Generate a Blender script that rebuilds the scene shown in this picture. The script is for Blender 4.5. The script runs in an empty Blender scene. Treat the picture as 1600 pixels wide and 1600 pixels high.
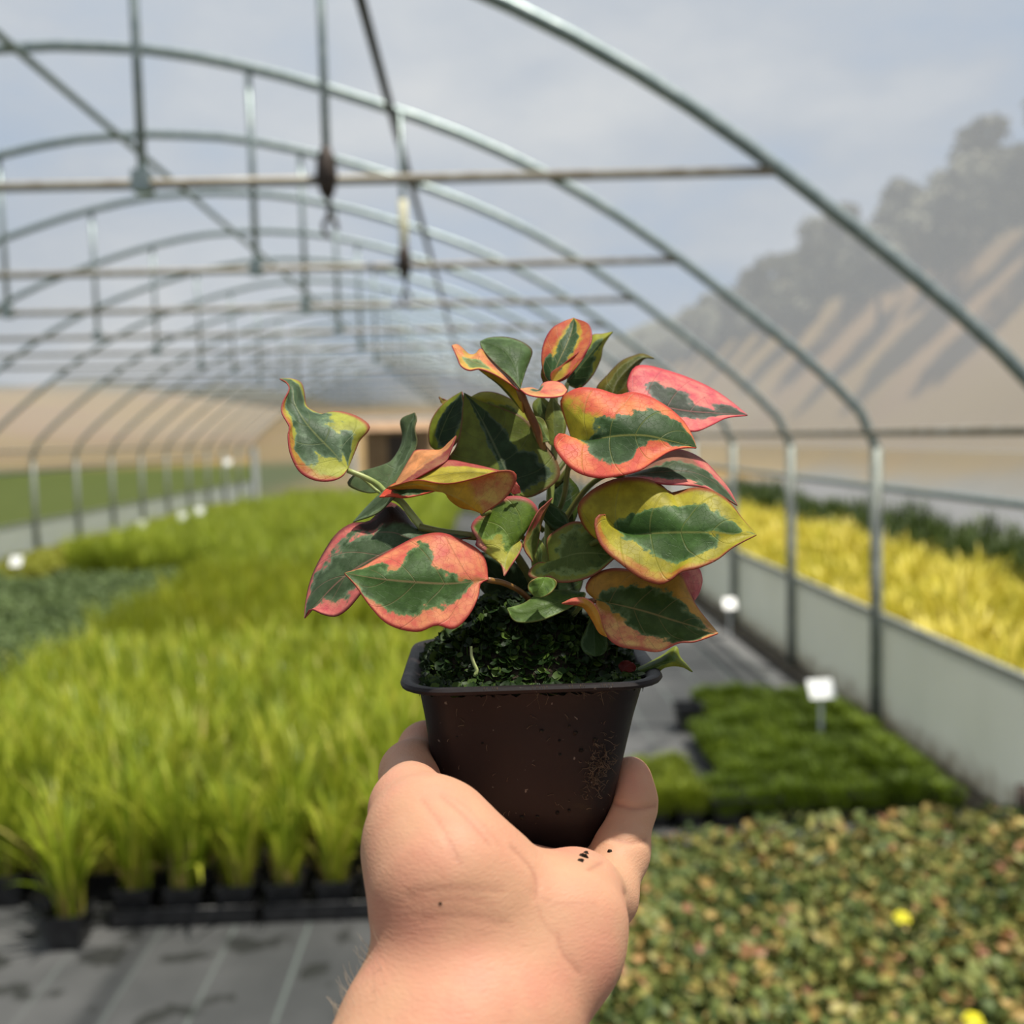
import bpy, math, random
import numpy as np
from mathutils import Vector, Matrix

SC = bpy.context.scene
COL = SC.collection

# ------------------------------------------------------------------ camera
EYE = np.array([0.0, 0.0, 1.6])
F = 1600.0
_yc = np.array([(750 - 800) / F, (800 - 685) / F, -1.0]); _yc /= np.linalg.norm(_yc)
_xc = np.array([1.0, 0.025, 0.0]); _xc -= _yc * _xc.dot(_yc); _xc /= np.linalg.norm(_xc)
_zc = np.cross(_xc, _yc)
RCAM = np.array([_xc, _yc, _zc])            # rows: world axes in camera coordinates -> cam to world
cam = bpy.data.cameras.new('camera')
cam.sensor_width = 36.0; cam.sensor_fit = 'HORIZONTAL'; cam.lens = 36.0
cam.clip_start = 0.02; cam.clip_end = 500
camo = bpy.data.objects.new('camera', cam); COL.objects.link(camo)
_m = np.eye(4); _m[:3, :3] = RCAM; _m[:3, 3] = EYE
camo.matrix_world = Matrix(_m.tolist())
cam.dof.use_dof = True
cam.dof.focus_distance = 0.352
cam.dof.aperture_fstop = 8.5
SC.camera = camo

def P(px, py, d):
    """a photograph pixel at depth d (metres along the view axis) as a world point"""
    return EYE + RCAM @ (np.array([(px - 800) / F, (800 - py) / F, -1.0]) * d)

# ------------------------------------------------------------------ sky, sun, exposure
W = bpy.data.worlds.new('sky'); SC.world = W; W.use_nodes = True
nt = W.node_tree; nt.nodes.clear()
def wn(t, **k):
    n = nt.nodes.new(t)
    for a, b in k.items(): setattr(n, a, b)
    return n
wo = wn('ShaderNodeOutputWorld'); bg = wn('ShaderNodeBackground'); tc = wn('ShaderNodeTexCoord')
mp = wn('ShaderNodeMapping'); mp.inputs['Scale'].default_value = (1.0, 1.0, 2.2)
nz = wn('ShaderNodeTexNoise'); nz.inputs['Scale'].default_value = 2.6; nz.inputs['Detail'].default_value = 6; nz.inputs['Roughness'].default_value = 0.55
rp = wn('ShaderNodeValToRGB')
rp.color_ramp.elements[0].position = 0.36; rp.color_ramp.elements[0].color = (0.40, 0.58, 0.86, 1)
rp.color_ramp.elements[1].position = 0.66; rp.color_ramp.elements[1].color = (0.93, 0.95, 1.0, 1)
_e = rp.color_ramp.elements.new(0.5); _e.color = (0.62, 0.70, 0.84, 1)
nt.links.new(tc.outputs['Generated'], mp.inputs['Vector']); nt.links.new(mp.outputs[0], nz.inputs['Vector'])
nt.links.new(nz.outputs['Fac'], rp.inputs[0]); nt.links.new(rp.outputs[0], bg.inputs[0]); nt.links.new(bg.outputs[0], wo.inputs[0])
bg.inputs[1].default_value = 0.66
sun = bpy.data.lights.new('sun', 'SUN'); sun.energy = 10.0; sun.angle = math.radians(1.6); sun.color = (1.0, 0.94, 0.84)
suno = bpy.data.objects.new('sun', sun); COL.objects.link(suno)
suno.rotation_euler = Vector((0.24, -0.11, 0.97)).to_track_quat('Z', 'Y').to_euler()
suno.location = (3, -4, 12)
SC.view_settings.view_transform = 'Standard'; SC.view_settings.look = 'None'
SC.view_settings.gamma = 1; SC.view_settings.use_curve_mapping = False
SC.view_settings.exposure = -0.05

# ------------------------------------------------------------------ helpers
def tag(o, label=None, cat=None, group=None, kind=None):
    if label: o['label'] = label
    if cat: o['category'] = cat
    if group: o['group'] = group
    if kind: o['kind'] = kind
    return o

def mesh(name, verts, faces, mat=None, smooth=True, attrs=None, colattr=None):
    me = bpy.data.meshes.new(name)
    me.from_pydata([tuple(map(float, v)) for v in verts], [], [tuple(map(int, f)) for f in faces])
    if smooth: me.polygons.foreach_set('use_smooth', [True] * len(me.polygons))
    if attrs:
        for k, a in attrs.items():
            at = me.attributes.new(k, 'FLOAT', 'POINT'); at.data.foreach_set('value', np.asarray(a, dtype=np.float32))
    if colattr:
        for k, a in colattr.items():
            at = me.attributes.new(k, 'FLOAT_COLOR', 'POINT'); at.data.foreach_set('color', np.asarray(a, dtype=np.float32).ravel())
    if mat: me.materials.append(mat)
    me.update()
    return me

def obj(name, me, parent=None, loc=None, world=False):
    """world=True: the mesh is in world coordinates and the parent sits at its own location"""
    o = bpy.data.objects.new(name, me); COL.objects.link(o)
    if parent is not None: o.parent = parent
    if world and parent is not None: o.location = -parent.location
    if loc is not None: o.location = loc
    return o

def empty(name, loc=(0, 0, 0), rz=0):
    o = bpy.data.objects.new(name, None); COL.objects.link(o)
    o.location = loc; o.rotation_euler = (0, 0, rz); o.empty_display_size = 0.05
    return o

def copy_tree(o, parent=None):
    c = o.copy(); COL.objects.link(c); c.parent = parent
    for ch in list(o.children): copy_tree(ch, c)
    return c

def spline(pts, n):
    """Catmull-Rom through pts, resampled to n points evenly by length"""
    p = np.asarray(pts, float)
    if len(p) == 2: return p[0] + (p[1] - p[0]) * np.linspace(0, 1, n)[:, None]
    q = np.vstack([2 * p[0] - p[1], p, 2 * p[-1] - p[-2]])
    out = []
    for i in range(1, len(q) - 2):
        for s in np.linspace(0, 1, 12, endpoint=False):
            a, b, c, d = q[i - 1], q[i], q[i + 1], q[i + 2]
            out.append(.5 * (2 * b + (c - a) * s + (2 * a - 5 * b + 4 * c - d) * s * s + (3 * b - a - 3 * c + d) * s ** 3))
    out.append(p[-1]); out = np.array(out)
    L = np.r_[0, np.cumsum(np.linalg.norm(np.diff(out, axis=0), axis=1))]
    u = np.linspace(0, L[-1], n)
    return np.stack([np.interp(u, L, out[:, k]) for k in range(out.shape[1])], 1)

def tube_geo(pts, radii, seg=10, cap=True):
    p = np.asarray(pts, float); n = len(p)
    r = np.broadcast_to(np.asarray(radii, float), (n,))
    t = np.gradient(p, axis=0); t /= np.linalg.norm(t, axis=1)[:, None] + 1e-12
    ref = np.array([0, 0, 1.0]) if abs(t[0][2]) < .9 else np.array([1.0, 0, 0])
    u = np.cross(t[0], ref); u /= np.linalg.norm(u)
    V = []; Fc = []
    for i in range(n):
        u = u - t[i] * u.dot(t[i]); u /= np.linalg.norm(u) + 1e-12
        w = np.cross(t[i], u)
        for k in range(seg):
            a = 2 * math.pi * k / seg
            V.append(p[i] + r[i] * (math.cos(a) * u + math.sin(a) * w))
    for i in range(n - 1):
        for k in range(seg):
            Fc.append((i * seg + k, i * seg + (k + 1) % seg, (i + 1) * seg + (k + 1) % seg, (i + 1) * seg + k))
    if cap:
        Fc.append(tuple(range(seg))[::-1]); Fc.append(tuple((n - 1) * seg + k for k in range(seg)))
    return V, Fc

def box_geo(x0, x1, y0, y1, z0, z1):
    V = [(x, y, z) for z in (z0, z1) for y in (y0, y1) for x in (x0, x1)]
    Fc = [(0, 2, 3, 1), (4, 5, 7, 6), (0, 1, 5, 4), (2, 6, 7, 3), (0, 4, 6, 2), (1, 3, 7, 5)]
    return V, Fc

class Geo:
    def __init__(s): s.V = []; s.F = []; s.A = []
    def add(s, g, a=0.0):
        b = len(s.V); s.V += [tuple(v) for v in g[0]]; s.F += [tuple(i + b for i in f) for f in g[1]]; s.A += [a] * len(g[0])
    def mesh(s, name, mat, smooth=True): return mesh(name, s.V, s.F, mat, smooth, {'tint': s.A})

# ------------------------------------------------------------------ materials
def newmat(name):
    m = bpy.data.materials.new(name); m.use_nodes = True
    t = m.node_tree; t.nodes.clear()
    return m, t

class N:
    """small node builder"""
    def __init__(s, t): s.t = t
    def node(s, ty, ins=None, **k):
        n = s.t.nodes.new(ty)
        for a, b in k.items(): setattr(n, a, b)
        for a, b in (ins or {}).items(): s.set(n.inputs[a], b)
        return n
    def set(s, sock, v):
        if isinstance(v, bpy.types.NodeSocket): s.t.links.new(v, sock)
        else:
            if isinstance(v, (tuple, list)) and len(v) == 3 and sock.type == 'RGBA': v = (*v, 1)
            sock.default_value = v
    def math(s, op, a, b=0.0, c=None, clamp=False):
        n = s.node('ShaderNodeMath', operation=op, use_clamp=clamp); s.set(n.inputs[0], a); s.set(n.inputs[1], b)
        if c is not None: s.set(n.inputs[2], c)
        return n.outputs[0]
    def mix(s, f, a, b):
        n = s.node('ShaderNodeMix', data_type='RGBA'); s.set(n.inputs[0], f); s.set(n.inputs[6], a); s.set(n.inputs[7], b)
        return n.outputs[2]
    def smooth(s, x, a, b):
        n = s.node('ShaderNodeMapRange', interpolation_type='SMOOTHSTEP'); s.set(n.inputs[0], x)
        n.inputs[1].default_value = a; n.inputs[2].default_value = b
        return n.outputs[0]
    def noise(s, scale, detail=3, vec=None, rough=.5):
        n = s.node('ShaderNodeTexNoise', {'Scale': scale, 'Detail': detail, 'Roughness': rough})
        if vec is not None: s.t.links.new(vec, n.inputs['Vector'])
        return n.outputs['Fac']
    def obj(s): return s.node('ShaderNodeTexCoord').outputs['Object']
    def attr(s, name): return s.node('ShaderNodeAttribute', attribute_name=name)
    def bump(s, h, strength, dist):
        n = s.node('ShaderNodeBump', {'Strength': strength, 'Distance': dist, 'Height': h}); return n.outputs[0]
    def out(s, sh):
        o = s.node('ShaderNodeOutputMaterial'); s.t.links.new(sh, o.inputs[0])
    def principled(s, col, rough=.5, metal=0.0, spec=.5, normal=None, **k):
        n = s.node('ShaderNodeBsdfPrincipled'); s.set(n.inputs['Base Color'], col); s.set(n.inputs['Roughness'], rough)
        n.inputs['Metallic'].default_value = metal; n.inputs['Specular IOR Level'].default_value = spec
        if normal is not None: s.t.links.new(normal, n.inputs['Normal'])
        for a, b in k.items(): s.set(n.inputs[a], b)
        return n.outputs[0]

def mat_plain(name, c1, c2=None, scale=20, rough=.6, metal=0.0, spec=.4, bump=0.0, detail=4):
    m, t = newmat(name); b = N(t); v = b.obj()
    col = c1; nrm = None
    if c2 is not None:
        f = b.noise(scale, detail, v); col = b.mix(b.smooth(f, .35, .65), c1, c2)
        if bump: nrm = b.bump(f, bump, .01)
    b.out(b.principled(col, rough, metal, spec, nrm)); return m

def mat_leaves(name, cols, rough=.5, transl=.35, hue_by_object=True, spec=.35):
    """foliage: colour from the 'tint' of each blade or leaf and a random value of each plant"""
    m, t = newmat(name); b = N(t)
    a = b.attr('tint').outputs['Fac']
    x = a
    if hue_by_object:
        r = b.node('ShaderNodeObjectInfo').outputs['Random']
        x = b.math('ADD', b.math('MULTIPLY', a, .75), b.math('MULTIPLY', r, .25))
    rmp = b.node('ShaderNodeValToRGB'); e = rmp.color_ramp.elements
    while len(e) < len(cols): e.new(.5)
    for i, (p, c) in enumerate(cols): e[i].position = p; e[i].color = (*c, 1)
    t.links.new(x, rmp.inputs[0]); col = rmp.outputs[0]
    p = b.principled(col, rough, 0, spec)
    tr = b.node('ShaderNodeBsdfTranslucent', {'Color': col}).outputs[0]
    mx = b.node('ShaderNodeMixShader', {0: transl}); t.links.new(p, mx.inputs[1]); t.links.new(tr, mx.inputs[2])
    b.out(mx.outputs[0]); return m

def mat_film(name, clear, col, scale=(1, 1, 1)):
    """thin greenhouse film: part clear, part milky"""
    m, t = newmat(name); b = N(t)
    mp = b.node('ShaderNodeMapping'); t.links.new(b.obj(), mp.inputs[0]); mp.inputs['Scale'].default_value = scale
    f = b.noise(1.3, 5, mp.outputs[0])
    fac = b.math('ADD', clear - .09, b.math('MULTIPLY', f, .18))
    tr = b.node('ShaderNodeBsdfTransparent', {'Color': (.97, .985, .98)}).outputs[0]
    di = b.node('ShaderNodeBsdfDiffuse', {'Color': col}).outputs[0]
    tl = b.node('ShaderNodeBsdfTranslucent', {'Color': col}).outputs[0]
    m1 = b.node('ShaderNodeMixShader', {0: .6}); t.links.new(di, m1.inputs[1]); t.links.new(tl, m1.inputs[2])
    m2 = b.node('ShaderNodeMixShader'); t.links.new(fac, m2.inputs[0]); t.links.new(m1.outputs[0], m2.inputs[1]); t.links.new(tr, m2.inputs[2])
    b.out(m2.outputs[0]); return m

M = {}
M['film'] = mat_film('roof_film', .62, (.38, .41, .45), (.3, .12, 1.2))
M['curtain'] = mat_film('curtain_film', .58, (.55, .55, .52), (.4, .2, 2))
M['steel'] = mat_plain('galvanised_steel', (.20, .25, .25), (.30, .35, .345), 30, .42, .55, .5)
M['steel_old'] = mat_plain('weathered_steel', (.23, .20, .15), (.33, .31, .27), 14, .55, .35, .4)
M['post'] = mat_plain('painted_post', (.20, .22, .20), (.30, .32, .29), 18, .5, .25, .4)
M['black'] = mat_plain('black_plastic', (.012, .012, .013), (.03, .03, .032), 30, .45, 0, .5)
M['dark_iron'] = mat_plain('dark_iron', (.03, .022, .018), (.07, .05, .04), 40, .6, .3, .4)
M['white'] = mat_plain('white_plastic', (.86, .87, .86), (.78, .79, .78), 20, .45)
M['cream'] = mat_plain('cream_tube', (.62, .58, .38), (.55, .52, .34), 20, .5)
M['timber'] = mat_plain('brown_timber', (.20, .12, .065), (.28, .18, .10), 3, .8)
M['soil'] = mat_plain('dark_soil', (.014, .010, .007), (.035, .026, .017), 240, .95, 0, .2, .6)

# low white side sheet with dirt splashed along its foot
def mat_sheet():
    m, t = newmat('white_side_sheet'); b = N(t); v = b.obj()
    z = b.node('ShaderNodeSeparateXYZ', {0: v}).outputs[2]
    n1 = b.noise(3, 5, v); n2 = b.noise(11, 4, v)
    c = b.mix(n1, (.70, .73, .68), (.80, .83, .79))
    d = b.smooth(b.math('ADD', z, b.math('MULTIPLY', n2, .30)), .34, .10)
    c = b.mix(b.math('MULTIPLY', d, .75), c, (.25, .20, .13))
    p = b.principled(c, .5, 0, .4)
    tl = b.node('ShaderNodeBsdfTranslucent', {'Color': c}).outputs[0]
    mx = b.node('ShaderNodeMixShader', {0: .5}); t.links.new(p, mx.inputs[1]); t.links.new(tl, mx.inputs[2])
    b.out(mx.outputs[0]); return m
M['sheet'] = mat_sheet()

def mat_floor():
    m, t = newmat('woven_ground_fabric'); b = N(t); v = b.obj()
    s = b.node('ShaderNodeSeparateXYZ', {0: v}); x, y = s.outputs[0], s.outputs[1]
    def lines(c, sp, w):
        f = b.math('ABSOLUTE', b.math('SUBTRACT', b.math('FRACT', b.math('DIVIDE', c, sp)), .5))
        return b.smooth(f, w, w * .4)
    l = lines(x, .245, .032)
    n1 = b.noise(1.1, 5, v); n2 = b.noise(7, 4, v); n3 = b.noise(900, 2, v)
    c = b.mix(n2, (.034, .036, .037), (.054, .056, .056))
    c = b.mix(b.math('MULTIPLY', l, .45), c, (.17, .21, .19))
    c = b.mix(b.smooth(n1, .40, .7), c, (.10, .10, .10))
    wet = b.smooth(b.noise(5.5, 3, v), .56, .64)
    c = b.mix(b.math('MULTIPLY', wet, .75), c, (.018, .019, .017))
    r = b.math('SUBTRACT', .75, b.math('MULTIPLY', wet, .35))
    b.out(b.principled(c, r, 0, .4, b.bump(n3, .3, .003))); return m
M['floor'] = mat_floor()

def mat_outside():
    """ground outside the tunnel: lawn, pale gravel track and dry hillside, by place"""
    m, t = newmat('outside_ground'); b = N(t); v = b.obj()
    s = b.node('ShaderNodeSeparateXYZ', {0: v}); x, y, z = s.outputs
    n1 = b.noise(.25, 6, v); n2 = b.noise(1.6, 5, v); n3 = b.noise(.07, 4, v)
    wob = b.math('MULTIPLY', b.math('SUBTRACT', n1, .5), 3.0)
    xx = b.math('ADD', x, wob)
    lawn = b.mix(n2, (.030, .042, .007), (.052, .068, .011))
    gravel = b.mix(n2, (.10, .105, .11), (.14, .145, .15))
    dry = b.mix(n1, (.135, .088, .034), (.21, .15, .066))
    dry = b.mix(b.smooth(n3, .48, .62), dry, (.17, .11, .055))
    dry = b.mix(b.smooth(b.math('ADD', z, b.math('MULTIPLY', wob, 1.2)), 7.0, 11.0), dry, (.085, .085, .06))
    c = b.mix(b.smooth(xx, -7, 3), lawn, gravel)
    c = b.mix(b.smooth(xx, 10.6, 12.4), c, dry)
    c = b.mix(b.smooth(xx, -27, -31), c, dry)
    c = b.mix(b.smooth(y, 52, 60), c, dry)
    c = b.mix(b.math('MULTIPLY', b.smooth(y, 31, 40), b.smooth(x, -9, -5)), c, dry)
    b.out(b.principled(c, .95, 0, .15)); return m
M['outside'] = mat_outside()

M['grass_gold'] = mat_leaves('golden_grass_blades', [(0, (.10, .15, .010)), (.3, (.22, .30, .018)), (.55, (.38, .44, .035)), (.8, (.58, .58, .07)), (1.0, (.62, .50, .16))], .4, .33)
M['grass_olive'] = mat_leaves('olive_grass_blades', [(0, (.15, .19, .012)), (.5, (.31, .36, .02)), (.85, (.45, .46, .03)), (1, (.40, .30, .07))], .45, .4)
M['grass_green'] = mat_leaves('green_grass_blades', [(0, (.17, .21, .022)), (.5, (.34, .42, .035)), (1, (.56, .60, .08))], .45, .4)
M['straw'] = mat_leaves('straw_blades', [(0, (.30, .22, .06)), (1, (.44, .34, .13))], .6, .3)
M['greygreen'] = mat_leaves('grey_green_leaves', [(0, (.055, .09, .025)), (.6, (.14, .20, .065)), (1, (.24, .31, .12))], .55, .2)
M['yellowgreen'] = mat_leaves('yellow_green_leaves', [(0, (.16, .18, .015)), (.6, (.30, .31, .03)), (1, (.42, .40, .05))], .55, .3)
M['brownbed'] = mat_leaves('bronze_small_leaves', [(0, (.025, .05, .015)), (.3, (.10, .14, .035)), (.52, (.20, .23, .06)), (.68, (.36, .31, .09)), (.82, (.44, .28, .09)), (.92, (.40, .18, .10)), (.98, (.56, .30, .22)), (1, (.55, .50, .10))], .5, .12)
M['moss_green'] = mat_leaves('mossy_green_needles', [(0, (.04, .07, .005)), (.6, (.13, .19, .010)), (1, (.24, .30, .018))], .6, .25)
M['moss_light'] = mat_leaves('light_green_needles', [(0, (.08, .11, .008)), (.6, (.20, .25, .015)), (1, (.32, .34, .03))], .6, .25)
M['gold_shrub'] = mat_leaves('golden_shrub_sprays', [(0, (.20, .22, .012)), (.35, (.46, .41, .035)), (.7, (.72, .62, .13)), (1, (.86, .78, .34))], .55, .3)
M['dark_shrub'] = mat_leaves('dark_shrub_leaves', [(0, (.018, .035, .008)), (.6, (.06, .095, .018)), (1, (.12, .15, .03))], .55, .2)
M['tree_leaf'] = mat_leaves('hillside_tree_leaves', [(0, (.05, .055, .035)), (.6, (.11, .11, .07)), (1, (.18, .16, .10))], .7, .15)
M['bark'] = mat_plain('bark', (.07, .05, .035), (.12, .09, .06), 8, .9)

# ------------------------------------------------------------------ the tunnel
CX, HALF, EAVE = -2.05, 4.11, 1.60
PROFILE = [(0, 1.98), (.5, 1.95), (1.0, 1.85), (1.425, 1.726), (1.95, 1.54), (2.38, 1.34), (2.74, 1.13), (3.07, .90), (3.53, .54), (3.80, .31), (3.97, .14), (4.07, .02), (4.11, -.12)]
HALFP = spline(PROFILE, 22)
def profile_z(dx): return float(np.interp(abs(dx), HALFP[:, 0], HALFP[:, 1])) + EAVE
HOOPS = [-8.5, -7.0, -5.5, -4.0, -2.5, -.9, .35, 1.9, 3.52, 5.26, 6.73, 8.28] + [8.28 + 1.5 * i for i in range(1, 14)]
Y0, Y1 = HOOPS[0], HOOPS[-1]

frame = tag(empty('polytunnel_frame', (CX, 0, 0)), 'galvanised steel frame of the long polytunnel with curved hoops and tie bars', 'frame', kind='structure')
hp = [(-x, z) for x, z in HALFP[::-1]] + [(x, z) for x, z in HALFP[1:]]
hpts = [(-HALF, 0, 0), (-HALF, 0, .5), (-HALF, 0, 1.0)] + [(x, 0, z + EAVE) for x, z in hp] + [(HALF, 0, 1.0), (HALF, 0, .5), (HALF, 0, 0)]
hoop_me = mesh('hoop', *tube_geo(hpts, .025, 10), M['steel'])
post_me = mesh('post', *tube_geo([(0, 0, 0), (0, 0, .7), (0, 0, 1.5)], .031, 10), M['post'])
bx = 3.10
bar_me = mesh('tie_bar', *tube_geo([(-bx, 0, 2.48), (0, 0, 2.47), (bx, 0, 2.48)], .017, 8), M['steel_old'])
zs = profile_z(.95)
strut_me = mesh('strut', *tube_geo([(0, 0, 2.46), (0, 0, zs)], .016, 8), M['steel'])
clip_me = mesh('clamp', *box_geo(-.03, .03, -.03, .03, -.035, .035), M['steel'], False)
for y in HOOPS:
    obj('hoop', hoop_me, frame, (0, y, 0))
    for s in (-1, 1): obj('post', post_me, frame, (s * (HALF - .008), y, 0))
    if y > 2.5 or y < -2:
        obj('tie_bar', bar_me, frame, (0, y, 0))
        for s in (-1, 1):
            obj('strut', strut_me, frame, (s * .95, y, 0)); obj('clamp', clip_me, frame, (s * .95, y, 2.48))
def long_pipe(name, dx, z, r, mat):
    obj(name, mesh(name, *tube_geo([(dx, Y0, z), (dx, (Y0 + Y1) / 2, z), (dx, Y1, z)], r, 8), mat), frame)
long_pipe('ridge_purlin', -.12, EAVE + 1.915, .021, M['steel'])
long_pipe('eave_rail', -HALF + .045, EAVE - .02, .019, M['steel_old']); long_pipe('eave_rail', HALF - .045, EAVE - .02, .019, M['steel_old'])
long_pipe('roll_bar', -HALF - .04, EAVE - .31, .017, M['steel']); long_pipe('roll_bar', HALF + .04, EAVE - .31, .017, M['steel'])
long_pipe('irrigation_pipe', 1.68, EAVE + 1.52, .019, M['black'])

# roof film over the hoops
ys = np.linspace(Y0 - .02, Y1 + .02, 60)
prof = np.array(hp); nn = np.gradient(prof, axis=0); nn = np.stack([-nn[:, 1], nn[:, 0]], 1); nn /= np.linalg.norm(nn, axis=1)[:, None]
outp = prof + nn * .030
def sheet(name, prof2, mat, kind='structure', label=None, thick=.0015):
    k = len(prof2); V = [(CX + x, y, z) for y in ys for x, z in prof2]
    Fc = [(i * k + j, i * k + j + 1, (i + 1) * k + j + 1, (i + 1) * k + j) for i in range(len(ys) - 1) for j in range(k - 1)]
    o = obj(name, mesh(name, V, Fc, mat)); tag(o, label, None, None, kind); return o
sheet('ceiling', [(x, z + EAVE) for x, z in outp], M['film'], label='milky clear plastic film stretched over the hoops')
for s, side in ((-1, 'left'), (1, 'right')):
    sheet('wall_%s_curtain' % side, [(s * (HALF + .034), EAVE - .10), (s * (HALF + .036), EAVE - .2), (s * (HALF + .038), EAVE - .31)], M['curtain'], label='rolled side curtain of clear film under the %s eave' % ('lawn-side' if s < 0 else 'hill-side'))
    x = s * (HALF + .045)
    zt = .61
    V, Fc = box_geo(CX + x - .006, CX + x + .006, Y0, Y1, .03, zt)
    w = obj('wall_' + side, mesh('wall', V, Fc, M['sheet'], False)); tag(w, 'low pale sheet wall along the foot of the posts', None, None, 'structure')
    V, Fc = box_geo(CX + x - .012, CX + x + .016, Y0, Y1, zt - .012, zt + .012)
    obj('top_edge', mesh('top_edge', V, Fc, M['post'], False), w)
    V, Fc = box_geo(CX + s * HALF - .09, CX + s * HALF + .16, Y0, Y1, -.02, .035)
    tr = obj('trim_1' if s < 0 else 'trim_2', mesh('ground_strip', V, Fc, mat_plain('dirt_strip', (.07, .055, .04), (.12, .10, .07), 12, .95), False)); tag(tr, 'dirt strip along the foot of the side sheet', None, None, 'structure')

# end wall of the tunnel: film on a post frame with a door opening
endp = [(CX + x, z + EAVE) for x, z in outp]
be = empty('wall_back', (CX, Y1 + .03, 0)); tag(be, 'film end wall of the tunnel with white door posts', None, None, 'structure')
def endpanel(x0, x1, z0):
    xs = np.linspace(x0, x1, 12); V = []; Fc = []
    for x in xs:
        V += [(x, 0, z0), (x, 0, max(z0 + .02, profile_z(x)))]
    for i in range(11): Fc.append((2 * i, 2 * i + 2, 2 * i + 3, 2 * i + 1))
    obj('film_panel', mesh('film_panel', V, Fc, M['curtain'], False), be)
endpanel(-HALF, -1.3, .0); endpanel(1.3, HALF, .0); endpanel(-1.3, 1.3, 2.15)
for x in (-HALF + .1, -1.35, 1.35): obj('door_post', mesh('door_post', *box_geo(x - .06, x + .06, -.07, -.01, 0, 2.2 if abs(x) < 2 else 1.50), M['white'], False), be)
obj('lintel', mesh('lintel', *box_geo(-1.4, 1.4, -.07, -.01, 2.12, 2.22), M['white'], False), be)

# floor and outside
V, Fc = box_geo(CX - HALF - .05, CX + HALF + .05, -10, Y1 + 1, -.05, 0)
tag(obj('floor', mesh('floor', V, Fc, M['floor'], False)), 'grey woven ground fabric with pale lines and wet patches', None, None, 'structure')
def terrain():
    xs = np.r_[np.linspace(-120, -30, 19), np.linspace(-27, 9, 19), np.linspace(10, 24, 22), np.linspace(26, 90, 17)]
    yy = np.linspace(-40, 220, 66); V = []; Fc = []
    for y in yy:
        for x in xs:
            z = -.06
            if x > 10.4: z += np.interp(x, [10.4, 12, 15, 20, 26, 90], [0, .7, 4.2, 9.6, 12, 17]) + .5 * math.sin(y * .13) * min(1, (x - 10.4) / 6)
            if x < -30: z += np.interp(-x, [30, 45, 70, 120], [0, 3.2, 7.5, 11]) + .8 * math.sin(y * .07 + x * .05)
            if y > 45: z += max(0, (y - 45)) * .055 * (1 if abs(x) < 60 else .5)
            V.append((x, y, z))
    k = len(xs)
    for i in range(len(yy) - 1):
        for j in range(k - 1): Fc.append((i * k + j, i * k + j + 1, (i + 1) * k + j + 1, (i + 1) * k + j))
    tag(obj('ground_outside', mesh('ground', V, Fc, M['outside'])), 'lawn, pale track and dry grassy hillside outside the tunnel', None, None, 'structure')
terrain()

# ------------------------------------------------------------------ things hanging in the tunnel
def hanging_hook(x, y, tube=False):
    zt = profile_z(x - CX); e = empty('hanging_hook', (x, y, 2.48))
    obj('rod', mesh('rod', *tube_geo([(0, 0, -.02), (0, 0, (zt - 2.48) / 2), (0, 0, zt - 2.48 - .01)], .014, 8), M['steel']), e)
    g = Geo(); g.add(tube_geo([(0, -.005, .10), (0, -.01, .06), (0, -.015, .0), (0, -.01, -.05), (0, 0, -.075)], [.012, .032, .036, .026, .010], 10))
    obj('clamp', g.mesh('clamp', M['dark_iron']), e)
    if tube: obj('sleeve', mesh('sleeve', *tube_geo([(0, 0, .02), (0, 0, .16), (0, 0, .32)], .021, 8), M['cream']), e)
    g = Geo(); g.add(tube_geo([(0, 0, -.06), (.004, 0, -.10), (-.004, 0, -.14)], .009, 6))
    a = np.linspace(0, 1.6 * math.pi, 14)
    g.add(tube_geo([(.004 + .022 * math.cos(t), 0, -.165 - .03 * math.sin(t) * 1) for t in a + 1.57], .008, 6))
    obj('hook', g.mesh('hook', M['dark_iron']), e)
    return e
tag(hanging_hook(-.485, 3.50), 'dark iron hook clamped to the tie bar beside the black irrigation pipe', 'hook')
tag(hanging_hook(-.355, 5.24, True), 'hook on a cream sleeved rod hanging from the second tie bar', 'hook')

# ------------------------------------------------------------------ plant builders for the beds
def blade_geo(rng, base, ang, lean, length, width, seg=5, droop=.5):
    """one arching grass blade as a folded strip"""
    d = np.array([math.cos(ang), math.sin(ang), 0]); side = np.array([-d[1], d[0], 0])
    V = []; Fc = []; p = np.array(base, float); th = lean * .25
    for i in range(seg + 1):
        t = i / seg; w = width * (1 - t ** 1.8) * (.55 + .9 * min(1, 3 * t)) * .5
        V += [p - side * w, p + side * w]
        th = lean * (.25 + .75 * t) + droop * t * t
        p = p + (d * math.sin(th) + np.array([0, 0, math.cos(th)])) * length / seg
    for i in range(seg): Fc.append((2 * i, 2 * i + 1, 2 * i + 3, 2 * i + 2))
    return V, Fc

def grass_mesh(seed, n, h, r, width, mat, z0=.0, lean=.7, droop=.8):
    rng = random.Random(seed); g = Geo()
    for i in range(n):
        a = rng.uniform(0, 6.283); q = r * math.sqrt(rng.random())
        b = (q * math.cos(a), q * math.sin(a), z0)
        g.add(blade_geo(rng, b, a + rng.gauss(0, .6), abs(rng.gauss(.1, lean * .5)), h * rng.uniform(.55, 1.15), width * rng.uniform(.7, 1.2), 5, rng.uniform(.1, droop)),
              min(1, max(0, rng.gauss(.5, .30))))
    return g.mesh('blades', mat)

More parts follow.
